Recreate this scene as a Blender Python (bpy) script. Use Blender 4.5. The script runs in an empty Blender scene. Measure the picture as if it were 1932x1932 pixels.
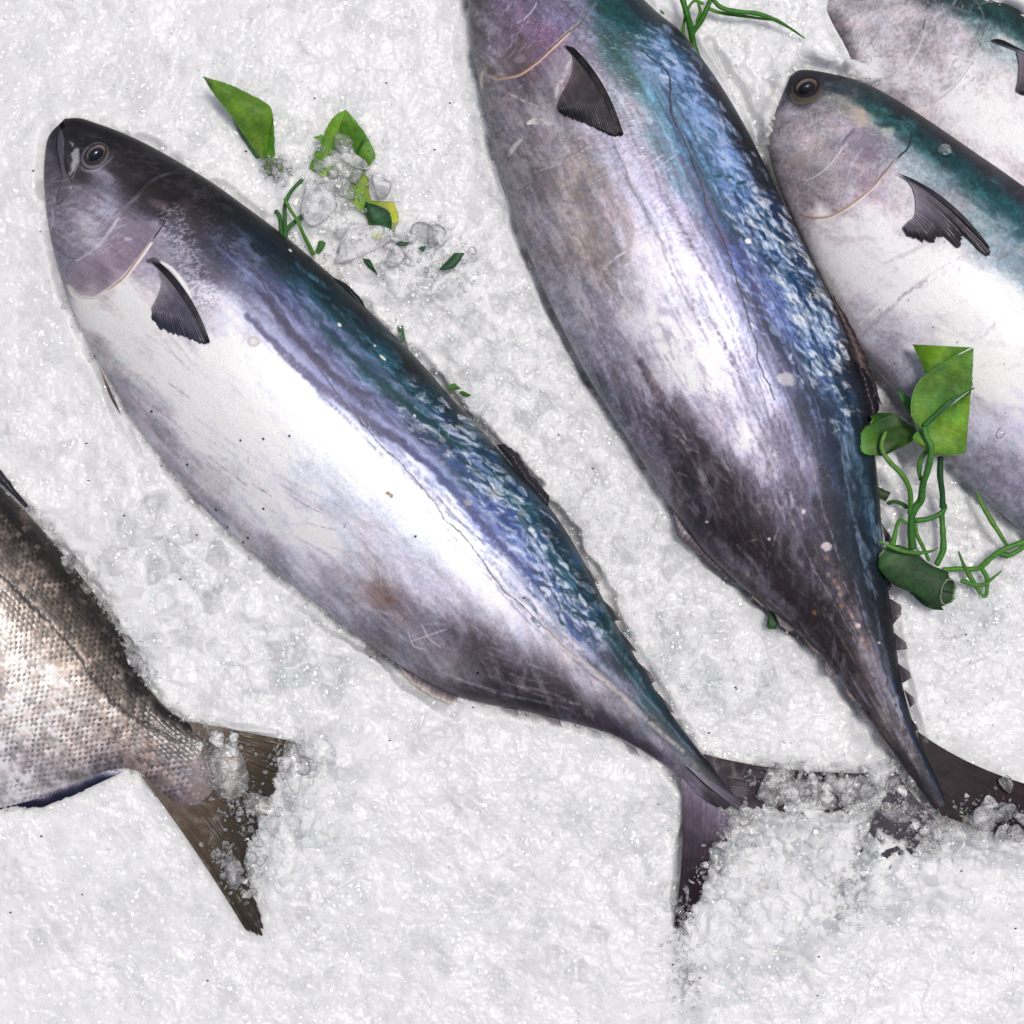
import bpy, math
import numpy as np
from mathutils import Vector

# ------------------------------------------------------------------ camera, world, sun
sc = bpy.context.scene
H = 1.5                      # camera height over the ice (m)
S = 1.0 / 3000.0             # metres per unit of the plan grid (1932 units across the frame)
cam = bpy.data.cameras.new("camera"); camo = bpy.data.objects.new("camera", cam)
sc.collection.objects.link(camo); camo.location = (0, 0, H)
cam.sensor_width = 36; cam.lens = 36 * H / (1932 * S); cam.clip_start = 0.05; cam.clip_end = 50
sc.camera = camo
SUN_EL, SUN_AZ = 79.0, 55.0   # azimuth clockwise from +Y
w = bpy.data.worlds.new("World"); sc.world = w; w.use_nodes = True
nt = w.node_tree; bg = nt.nodes["Background"]
sky = nt.nodes.new("ShaderNodeTexSky"); sky.sky_type = 'NISHITA'; sky.sun_disc = False
sky.sun_elevation = math.radians(SUN_EL); sky.sun_rotation = math.radians(SUN_AZ)
sky.air_density = 0.6; sky.dust_density = 4.0; sky.ozone_density = 0.5
nt.links.new(sky.outputs[0], bg.inputs[0]); bg.inputs[1].default_value = 0.075
sl = bpy.data.lights.new("sun", 'SUN'); sl.energy = 2.1; sl.angle = math.radians(9); sl.color = (1.0, 0.975, 0.945)
so = bpy.data.objects.new("sun", sl); sc.collection.objects.link(so)
az, el = math.radians(SUN_AZ), math.radians(SUN_EL)
sd = Vector((math.sin(az) * math.cos(el), math.cos(az) * math.cos(el), math.sin(el)))
so.rotation_euler = sd.to_track_quat('Z', 'Y').to_euler()
sc.view_settings.view_transform = 'Standard'; sc.view_settings.look = 'None'
sc.view_settings.exposure = 0.0; sc.view_settings.gamma = 1; sc.view_settings.use_curve_mapping = False
cy = sc.cycles
cy.max_bounces = 10; cy.transmission_bounces = 8; cy.transparent_max_bounces = 12; cy.diffuse_bounces = 4
cy.sample_clamp_indirect = 6.0; cy.blur_glossy = 0.6; cy.use_denoising = True; cy.use_adaptive_sampling = True

# ------------------------------------------------------------------ plan helpers
def P(x, y, z=0.0):
    f = S * (1 - z / H)
    return ((x - 966) * f, -(y - 966) * f, z)
def PA(x, y, z):
    f = S * (1 - z / H)
    return (x - 966) * f, -(y - 966) * f
def K(x0, y0, w_, W=1932):          # tracing frames: plan grid from an enlarged region
    k = w_ / W
    def f(*pts):
        return [((x0 + x * k) * 0.754688, (y0 + y * k) * 0.754688) for x, y in pts]
    return f
R1 = K(80, 150, 900); R2 = K(900, 900, 1000); R3 = K(1150, 0, 1000); R4 = K(1860, 0, 700)
R5 = K(1960, 700, 600, 1288); R6 = K(0, 1150, 900, 1391)
Q1 = K(53, 265, 636); Q2 = K(1590, 1802, 970); Q3 = K(477, 159, 795); Q4 = K(1643, 1272, 795)
Q5 = K(200, 800, 800); Q6 = K(1100, 0, 600)
def hx(h):
    h = h.lstrip('#'); return np.array([int(h[i:i+2], 16) / 255 for i in (0, 2, 4)])
def lin(c):
    c = np.clip(c, 0, 1); return np.where(c <= 0.04045, c / 12.92, ((c + 0.055) / 1.055) ** 2.4)
def sstep(a, b, x):
    t = np.clip((x - a) / (b - a), 0, 1); return t * t * (3 - 2 * t)
_tab = {}
def vnoise(x, y, seed=0):
    if seed not in _tab: _tab[seed] = np.random.RandomState(seed + 77).rand(256, 256).astype(np.float32)
    T = _tab[seed]
    xi = np.floor(x).astype(np.int64); yi = np.floor(y).astype(np.int64)
    fx = x - xi; fy = y - yi; fx = fx * fx * (3 - 2 * fx); fy = fy * fy * (3 - 2 * fy)
    a = T[xi & 255, yi & 255]; b = T[(xi + 1) & 255, yi & 255]
    c = T[xi & 255, (yi + 1) & 255]; d = T[(xi + 1) & 255, (yi + 1) & 255]
    return (a + (b - a) * fx) * (1 - fy) + (c + (d - c) * fx) * fy
def fbm(x, y, sc_, octv=4, seed=0, gain=0.5):
    s = 0; a = 1; n = 0; q = 1.0 / sc_
    for o in range(octv):
        s = s + a * (vnoise(x * q + 13.1 * o, y * q + 7.7 * o, seed + o) - 0.5); n += a; a *= gain; q *= 2.03
    return s / n * 2          # about -1..1
def smooth_line(pts, k=8, closed=False):
    p = np.array(pts, float); n = len(p)
    if n < 3: 
        t = np.linspace(0, 1, k * 2)[:, None]; return p[0] * (1 - t) + p[-1] * t
    out = []
    for i in range(n - 1):
        p0 = p[i - 1] if i > 0 else 2 * p[0] - p[1]
        p3 = p[i + 2] if i + 2 < n else 2 * p[-1] - p[-2]
        for t in np.linspace(0, 1, k, endpoint=False):
            out.append(0.5 * ((2 * p[i]) + (-p0 + p[i+1]) * t + (2*p0 - 5*p[i] + 4*p[i+1] - p3) * t*t + (-p0 + 3*p[i] - 3*p[i+1] + p3) * t**3))
    out.append(p[-1]); return np.array(out)
def resample(line, n):
    d = np.r_[0, np.cumsum(np.hypot(*np.diff(line[:, :2], axis=0).T))]
    t = np.linspace(0, d[-1], n)
    return np.stack([np.interp(t, d, line[:, i]) for i in range(line.shape[1])], 1)
def pdist(x, y, line):
    """distance, arc position 0..1 and side (+1 / -1) to a polyline"""
    best = np.full(x.shape, 1e9); tt = np.zeros(x.shape); sg = np.ones(x.shape)
    seg = np.hypot(*np.diff(line[:, :2], axis=0).T); L = seg.sum(); acc = 0
    for i in range(len(line) - 1):
        ax, ay = line[i, 0], line[i, 1]; bx, by = line[i+1, 0] - ax, line[i+1, 1] - ay
        l2 = bx * bx + by * by + 1e-12
        t = np.clip(((x - ax) * bx + (y - ay) * by) / l2, 0, 1)
        dx = x - ax - t * bx; dy = y - ay - t * by; d = np.hypot(dx, dy); m = d < best
        best = np.where(m, d, best); tt = np.where(m, (acc + t * seg[i]) / L, tt)
        sg = np.where(m, np.sign(bx * dy - by * dx + 1e-9), sg); acc += seg[i]
    return best, tt, sg
def inside(x, y, poly):
    r = np.zeros(x.shape, bool); n = len(poly)
    for i in range(n):
        ax, ay = poly[i][:2]; bx, by = poly[(i + 1) % n][:2]
        if ay == by: continue
        c = ((ay > y) != (by > y)) & (x < (bx - ax) * (y - ay) / (by - ay) + ax); r ^= c
    return r
class Paint:
    """pigment, shine and relief of a surface, skin marks and painted highlights alike"""
    def __init__(s, x, y, col=None, seed=0):
        s.x, s.y = x, y; s.n = len(x); s.seed = seed
        s.col = np.tile(np.array([.6, .6, .6]), (s.n, 1)) if col is None else col
        s.rel = np.zeros(s.n); s.shine = np.full(s.n, 0.5)
    def _sel(s, line, m):
        x0, y0 = line[:, :2].min(0) - m; x1, y1 = line[:, :2].max(0) + m
        return np.nonzero((s.x > x0) & (s.x < x1) & (s.y > y0) & (s.y < y1))[0]
    def mix(s, i, a, c):
        s.col[i] = s.col[i] * (1 - a[:, None]) + np.asarray(c) * a[:, None]
    def stroke(s, pts, wd, c, a=1.0, soft=1.0, rel=0.0, brk=0.0, taper=True, wob=0.0, k=8, shine=None):
        line = smooth_line(pts, k); i = s._sel(line, wd + soft + 4 + wob * 2)
        if not len(i): return
        x, y = s.x[i], s.y[i]
        if wob: x = x + fbm(x, y, 14, 2, 31) * wob; y = y + fbm(x, y, 14, 2, 41) * wob
        d, t, _ = pdist(x, y, line)
        ww = wd * (0.35 + 0.65 * np.sin(np.pi * np.clip(t, 0, 1)) ** 0.5) if taper else wd
        m = 1 - sstep(ww * 0.5 - soft * 0.5, ww * 0.5 + soft, d)
        if brk: m = m * sstep(-brk, 1.2 - brk, fbm(x, y, 7, 3, s.seed + 5) + 0.5)
        s.mix(i, m * a, hx(c) if isinstance(c, str) else c); s.rel[i] += rel * m
        if shine is not None: s.shine[i] = s.shine[i] * (1 - m * a) + shine * m * a
    def blob(s, cx, cy_, rx, ry, ang, c, a=1.0, soft=0.4, nz=0.25, nsc=None, shine=None, rel=0):
        R = max(rx, ry) * 1.8 + 4
        i = s._sel(np.array([[cx, cy_]]), R)
        if not len(i): return
        dx, dy = s.x[i] - cx, s.y[i] - cy_; ca, sa = math.cos(math.radians(ang)), math.sin(math.radians(ang))
        u = (dx * ca + dy * sa) / rx; v = (-dx * sa + dy * ca) / ry
        r = np.hypot(u, v) + nz * fbm(s.x[i], s.y[i], nsc or max(4, min(rx, ry)), 4, s.seed + 9, 0.6)
        m = 1 - sstep(1 - soft, 1 + soft, r)
        s.mix(i, m * a, hx(c)); s.rel[i] += rel * m
        if shine is not None: s.shine[i] = s.shine[i] * (1 - m * a) + shine * m * a
    def poly(s, pts, c, a=1.0, soft=3, wob=3.0, rel=0.0, shine=None):
        line = smooth_line(list(pts) + [pts[0]], 6); i = s._sel(line, soft + wob + 4)
        if not len(i): return
        x = s.x[i] + fbm(s.x[i], s.y[i], 12, 3, s.seed + 2) * wob; y = s.y[i] + fbm(s.x[i], s.y[i], 12, 3, s.seed + 3) * wob
        d, _, _ = pdist(x, y, line); sd_ = np.where(inside(x, y, line), d, -d)
        m = sstep(-soft, soft, sd_)
        if c is not None: s.mix(i, m * a, hx(c))
        s.rel[i] += rel * m
        if shine is not None: s.shine[i] = s.shine[i] * (1 - m * a) + shine * m * a
    def step(s, pts, amp, fall, side=1):
        line = smooth_line(pts, 8); i = s._sel(line, fall * 2.5)
        d, t, sg = pdist(s.x[i], s.y[i], line)
        ends = sstep(0, 0.08, t) * (1 - sstep(0.92, 1, t))
        s.rel[i] += amp * np.exp(-d / fall) * sstep(-1.5, 1.5, d * sg * side) * ends

# ------------------------------------------------------------------ mesh helpers
def mesh_np(name, V, F, col=None, fl=None, smooth=True):
    """V (n,3); F (m,k) all the same size"""
    me = bpy.data.meshes.new(name); V = np.ascontiguousarray(V, np.float32); F = np.ascontiguousarray(F, np.int32)
    me.vertices.add(len(V)); me.vertices.foreach_set('co', V.ravel())
    k = F.shape[1]; me.loops.add(F.size); me.loops.foreach_set('vertex_index', F.ravel())
    me.polygons.add(len(F)); me.polygons.foreach_set('loop_start', np.arange(0, F.size, k, dtype=np.int32))
    me.polygons.foreach_set('loop_total', np.full(len(F), k, np.int32))
    me.polygons.foreach_set('use_smooth', np.full(len(F), smooth, bool))
    me.update(calc_edges=True)
    if col is not None:
        at = me.attributes.new('painted_color', 'FLOAT_COLOR', 'POINT')
        at.data.foreach_set('color', np.c_[col, np.ones(len(V))].astype(np.float32).ravel())
    for k_, v_ in (fl or {}).items():
        at = me.attributes.new(k_, 'FLOAT', 'POINT'); at.data.foreach_set('value', v_.astype(np.float32))
    return me
def grid_faces(nu, nv, wrap=False):
    i = np.arange(nu - 1)[:, None]; m = nv if wrap else nv - 1; j = np.arange(m)[None, :]; j2 = (j + 1) % nv
    a = i * nv + j; b = i * nv + j2; c = (i + 1) * nv + j2; d = (i + 1) * nv + j
    return np.stack([a, d, c, b], -1).reshape(-1, 4)
def link(name, me, mat, parent=None):
    o = bpy.data.objects.new(name, me); sc.collection.objects.link(o)
    if mat is not None: me.materials.append(mat)
    if parent is not None:
        o.parent = parent; o.location = -Vector(parent.location)   # parts are modelled in world space
    return o
def tag(o, label=None, cat=None, group=None, kind=None):
    if label: o['label'] = label
    if cat: o['category'] = cat
    if group: o['group'] = group
    if kind: o['kind'] = kind
    return o
def root(name, loc, label, cat, group=None):
    o = bpy.data.objects.new(name, None); sc.collection.objects.link(o); o.location = loc; o.empty_display_size = 0.02
    return tag(o, label, cat, group)

# ------------------------------------------------------------------ materials
def mat(name):
    m = bpy.data.materials.new(name); m.use_nodes = True; n = m.node_tree
    return m, n, n.nodes['Principled BSDF']
def nd(n, t, **kw):
    q = n.nodes.new(t)
    for k, v in kw.items(): setattr(q, k, v)
    return q
def math_node(n, op, a, b=None, clamp=False):
    q = nd(n, 'ShaderNodeMath', operation=op); q.use_clamp = clamp
    for i, v in enumerate((a, b)):
        if v is None: continue
        if isinstance(v, (int, float)): q.inputs[i].default_value = v
        else: n.links.new(v, q.inputs[i])
    return q.outputs[0]
def noise_node(n, scale, detail=4, rough=0.6, coord=None):
    q = nd(n, 'ShaderNodeTexNoise'); q.inputs['Scale'].default_value = scale
    q.inputs['Detail'].default_value = detail; q.inputs['Roughness'].default_value = rough
    if coord is not None: n.links.new(coord, q.inputs['Vector'])
    return q
def skin_mat(name, metal=0.24, r0=0.55, r1=0.33, bump=0.4, scale=900, coat=0.10, coat_r=0.16):
    m, n, b = mat(name); tc = nd(n, 'ShaderNodeTexCoord').outputs['Object']
    a = nd(n, 'ShaderNodeAttribute', attribute_name='painted_color'); sh = nd(n, 'ShaderNodeAttribute', attribute_name='shine').outputs['Fac']
    n1 = noise_node(n, scale, 3, 0.6, tc)
    v = nd(n, 'ShaderNodeMapRange'); n.links.new(n1.outputs['Fac'], v.inputs[0]); v.inputs[3].default_value = 0.82; v.inputs[4].default_value = 1.18
    mx = nd(n, 'ShaderNodeMix', data_type='RGBA', blend_type='MULTIPLY'); mx.inputs[0].default_value = 1
    n.links.new(a.outputs['Color'], mx.inputs[6]); n.links.new(v.outputs[0], mx.inputs[7])
    n.links.new(mx.outputs[2], b.inputs['Base Color'])
    n.links.new(math_node(n, 'MULTIPLY', sh, metal), b.inputs['Metallic'])
    mr = nd(n, 'ShaderNodeMapRange'); n.links.new(sh, mr.inputs[0]); mr.inputs[3].default_value = r0; mr.inputs[4].default_value = r1
    n.links.new(mr.outputs[0], b.inputs['Roughness'])
    n2 = noise_node(n, scale * 1.3, 4, 0.65, tc)
    bp = nd(n, 'ShaderNodeBump'); bp.inputs['Strength'].default_value = bump; bp.inputs['Distance'].default_value = 0.0004
    n.links.new(n2.outputs['Fac'], bp.inputs['Height']); n.links.new(bp.outputs[0], b.inputs['Normal'])
    b.inputs['Coat Weight'].default_value = coat; b.inputs['Coat Roughness'].default_value = coat_r
    return m
M_skin = skin_mat('tuna_skin')
M_bream = skin_mat('bream_skin', 0.45, 0.5, 0.32, 0.35, 700, 0.25, 0.18)
M_fin = skin_mat('fin_membrane', 0.05, 0.55, 0.4, 0.3, 1200, 0.08, 0.15)
for m_ in (M_skin, M_bream): m_.node_tree.nodes['Principled BSDF'].inputs['Specular IOR Level'].default_value = 0.32
for m_ in (M_fin,): m_.node_tree.nodes['Principled BSDF'].inputs['Specular IOR Level'].default_value = 0.18
M_tail = skin_mat('tail_membrane', 0.0, 0.6, 0.5, 0.4, 1200, 0.07, 0.12)
M_tail.node_tree.nodes['Principled BSDF'].inputs['Specular IOR Level'].default_value = 0.12
M_leaf = skin_mat('leaf_green', 0.0, 0.65, 0.45, 0.4, 1500, 0.06, 0.35)
M_leaf.node_tree.nodes['Principled BSDF'].inputs['Subsurface Weight'].default_value = 0.0
def leaf_trans():
    n = M_leaf.node_tree; b = n.nodes['Principled BSDF']; out = n.nodes['Material Output']
    t = nd(n, 'ShaderNodeBsdfTranslucent'); n.links.new(b.inputs['Base Color'].links[0].from_socket, t.inputs[0])
    mx = nd(n, 'ShaderNodeMixShader'); mx.inputs[0].default_value = 0.25
    n.links.new(b.outputs[0], mx.inputs[1]); n.links.new(t.outputs[0], mx.inputs[2]); n.links.new(mx.outputs[0], out.inputs[0])
leaf_trans()
def plain(name, c, rough=0.5, metal=0.0, coat=0.0, cr=0.05, nscale=600, var=0.25):
    m, n, b = mat(name); tc = nd(n, 'ShaderNodeTexCoord').outputs['Object']; q = noise_node(n, nscale, 4, 0.6, tc)
    r = nd(n, 'ShaderNodeMapRange'); n.links.new(q.outputs['Fac'], r.inputs[0]); r.inputs[3].default_value = 1 - var; r.inputs[4].default_value = 1 + var
    mx = nd(n, 'ShaderNodeMix', data_type='RGBA', blend_type='MULTIPLY'); mx.inputs[0].default_value = 1
    mx.inputs[6].default_value = (*lin(hx(c)), 1); n.links.new(r.outputs[0], mx.inputs[7]); n.links.new(mx.outputs[2], b.inputs['Base Color'])
    b.inputs['Roughness'].default_value = rough; b.inputs['Metallic'].default_value = metal
    b.inputs['Coat Weight'].default_value = coat; b.inputs['Coat Roughness'].default_value = cr
    return m
M_pupil = plain('pupil_glassy', '#10131c', 0.25, 0, 0.8, 0.06)
M_iris = plain('iris_tan', '#8a7668', 0.4, 0.3, 0.4, 0.1, 1500, 0.35)
M_iris2 = plain('iris_gold', '#7a5f3c', 0.4, 0.4, 0.4, 0.1, 1500, 0.35)
M_speck_hollow = plain('dirt_and_hollow_dark', '#171316', 0.7)  # black grit, and the painted dark inside the rolled leaf
# ice
def ice_bed_mat():
    m, n, b = mat('crushed_ice'); tc = nd(n, 'ShaderNodeTexCoord').outputs['Object']
    fr = nd(n, 'ShaderNodeAttribute', attribute_name='frost').outputs['Fac']
    n1 = noise_node(n, 420, 5, 0.65, tc)
    cz = nd(n, 'ShaderNodeAttribute', attribute_name='coarse').outputs['Fac']
    nf = noise_node(n, 1500, 3, .7, tc)
    fr = math_node(n, 'ADD', fr, math_node(n, 'MULTIPLY', math_node(n, 'SUBTRACT', nf.outputs['Fac'], .5), math_node(n, 'ADD', math_node(n, 'MULTIPLY', cz, .5), .22)))
    f = math_node(n, 'ADD', fr, math_node(n, 'MULTIPLY', math_node(n, 'SUBTRACT', n1.outputs['Fac'], 0.5), math_node(n, 'ADD', math_node(n, 'MULTIPLY', cz, .8), .15)), True)
    mx = nd(n, 'ShaderNodeMix', data_type='RGBA'); n.links.new(f, mx.inputs[0])
    mx.inputs[6].default_value = (0.62, 0.63, 0.64, 1); mx.inputs[7].default_value = (0.84, 0.848, 0.862, 1)
    n.links.new(mx.outputs[2], b.inputs['Base Color'])
    b.inputs['Subsurface Weight'].default_value = 1.0; b.inputs['Subsurface Scale'].default_value = 0.011
    b.inputs['Subsurface Radius'].default_value = (1.0, 1.0, 1.1)
    b.inputs['Roughness'].default_value = 0.32; b.inputs['IOR'].default_value = 1.31
    b.inputs['Coat Roughness'].default_value = 0.045; b.inputs['Coat IOR'].default_value = 1.75
    n2 = noise_node(n, 900, 5, 0.7, tc)
    vo = nd(n, 'ShaderNodeTexVoronoi'); vo.inputs['Scale'].default_value = 700; n.links.new(tc, vo.inputs['Vector'])
    hgt = math_node(n, 'ADD', n2.outputs['Fac'], math_node(n, 'MULTIPLY', vo.outputs['Distance'], 0.7))
    bp = nd(n, 'ShaderNodeBump'); bp.inputs['Strength'].default_value = 0.14; bp.inputs['Distance'].default_value = 0.0004
    n.links.new(hgt, bp.inputs['Height']); n.links.new(bp.outputs[0], b.inputs['Normal'])
    vf = nd(n, 'ShaderNodeTexVoronoi'); vf.inputs['Scale'].default_value = 800; n.links.new(tc, vf.inputs['Vector'])
    sub = nd(n, 'ShaderNodeVectorMath', operation='SUBTRACT'); n.links.new(vf.outputs['Color'], sub.inputs[0]); sub.inputs[1].default_value = (.5, .5, .35)
    scl = nd(n, 'ShaderNodeVectorMath', operation='SCALE'); n.links.new(sub.outputs[0], scl.inputs[0]); scl.inputs['Scale'].default_value = 0.7
    add = nd(n, 'ShaderNodeVectorMath', operation='ADD'); n.links.new(scl.outputs[0], add.inputs[0]); n.links.new(bp.outputs[0], add.inputs[1])
    nrm = nd(n, 'ShaderNodeVectorMath', operation='NORMALIZE'); n.links.new(add.outputs[0], nrm.inputs[0]); n.links.new(nrm.outputs[0], b.inputs['Coat Normal'])
    vs_ = nd(n, 'ShaderNodeTexVoronoi'); vs_.inputs['Scale'].default_value = 420; n.links.new(tc, vs_.inputs['Vector'])
    sp = nd(n, 'ShaderNodeSeparateColor'); n.links.new(vs_.outputs['Color'], sp.inputs[0])
    n.links.new(math_node(n, 'ADD', math_node(n, 'MULTIPLY', math_node(n, 'GREATER_THAN', sp.outputs[0], .80), .9), .08), b.inputs['Coat Weight'])
    return m
M_ice = ice_bed_mat()
def clear_ice_mat(name, frost, rough, speck=1300):
    m, n, b = mat(name); pos = nd(n, 'ShaderNodeNewGeometry').outputs['Position']; out = n.nodes['Material Output']
    b.inputs['Base Color'].default_value = (0.98, 0.985, 0.985, 1); b.inputs['Transmission Weight'].default_value = 1
    b.inputs['IOR'].default_value = 1.31; b.inputs['Roughness'].default_value = rough
    n1 = noise_node(n, 480, 5, 0.65, pos)
    bp = nd(n, 'ShaderNodeBump'); bp.inputs['Strength'].default_value = 0.28; bp.inputs['Distance'].default_value = 0.0008
    n.links.new(n1.outputs['Fac'], bp.inputs['Height']); n.links.new(bp.outputs[0], b.inputs['Normal'])
    tr = nd(n, 'ShaderNodeBsdfTransparent'); tr.inputs[0].default_value = (0.97, 0.975, 0.98, 1)
    gl = nd(n, 'ShaderNodeBsdfGlossy'); gl.inputs['Roughness'].default_value = 0.08; n.links.new(bp.outputs[0], gl.inputs['Normal'])
    fr = nd(n, 'ShaderNodeFresnel'); fr.inputs[0].default_value = 1.31; n.links.new(bp.outputs[0], fr.inputs['Normal'])
    thin = nd(n, 'ShaderNodeMixShader'); n.links.new(fr.outputs[0], thin.inputs[0]); n.links.new(tr.outputs[0], thin.inputs[1]); n.links.new(gl.outputs[0], thin.inputs[2])
    m1 = nd(n, 'ShaderNodeMixShader'); m1.inputs[0].default_value = 0.85
    n.links.new(b.outputs[0], m1.inputs[1]); n.links.new(thin.outputs[0], m1.inputs[2])
    d = nd(n, 'ShaderNodeBsdfDiffuse'); d.inputs[0].default_value = (0.93, 0.93, 0.93, 1); n.links.new(bp.outputs[0], d.inputs['Normal'])
    w2 = nd(n, 'ShaderNodeMixShader'); n.links.new(fr.outputs[0], w2.inputs[0]); n.links.new(d.outputs[0], w2.inputs[1]); n.links.new(gl.outputs[0], w2.inputs[2])
    n3 = noise_node(n, 210, 3, 0.6, pos); n4 = noise_node(n, speck, 3, 0.7, pos)
    f = math_node(n, 'ADD', math_node(n, 'MULTIPLY', n3.outputs['Fac'], 0.5), math_node(n, 'MULTIPLY', n4.outputs['Fac'], 0.5))
    r = nd(n, 'ShaderNodeMapRange'); n.links.new(f, r.inputs[0]); r.inputs[1].default_value = 0.44; r.inputs[2].default_value = 0.58
    r.inputs[3].default_value = frost * 0.35; r.inputs[4].default_value = min(1, frost * 1.5)
    bf = nd(n, 'ShaderNodeNewGeometry').outputs['Backfacing']     # frost scatters on the upper skin only
    mx = nd(n, 'ShaderNodeMixShader'); n.links.new(math_node(n, 'MULTIPLY', r.outputs[0], math_node(n, 'SUBTRACT', 1.0, bf)), mx.inputs[0])
    n.links.new(m1.outputs[0], mx.inputs[1]); n.links.new(w2.outputs[0], mx.inputs[2]); n.links.new(mx.outputs[0], out.inputs[0])
    return m
M_clear = clear_ice_mat('clear_ice', 0.20, 0.05)
M_frosty = clear_ice_mat('frosty_ice', 0.55, 0.15)
def grain_mat():
    m, n, b = mat('ice_grain'); pos = nd(n, 'ShaderNodeNewGeometry').outputs['Position']
    b.inputs['Base Color'].default_value = (0.93, 0.93, 0.93, 1); b.inputs['Roughness'].default_value = 0.12; b.inputs['IOR'].default_value = 1.31
    b.inputs['Subsurface Weight'].default_value = 0.5; b.inputs['Subsurface Scale'].default_value = 0.002
    q = noise_node(n, 900, 3, .6, pos); bp = nd(n, 'ShaderNodeBump'); bp.inputs['Strength'].default_value = .3; bp.inputs['Distance'].default_value = .0005
    n.links.new(q.outputs['Fac'], bp.inputs['Height']); n.links.new(bp.outputs[0], b.inputs['Normal'])
    return m
M_grain = grain_mat()
M_drop = clear_ice_mat('water', 0.0, 0.01)

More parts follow.
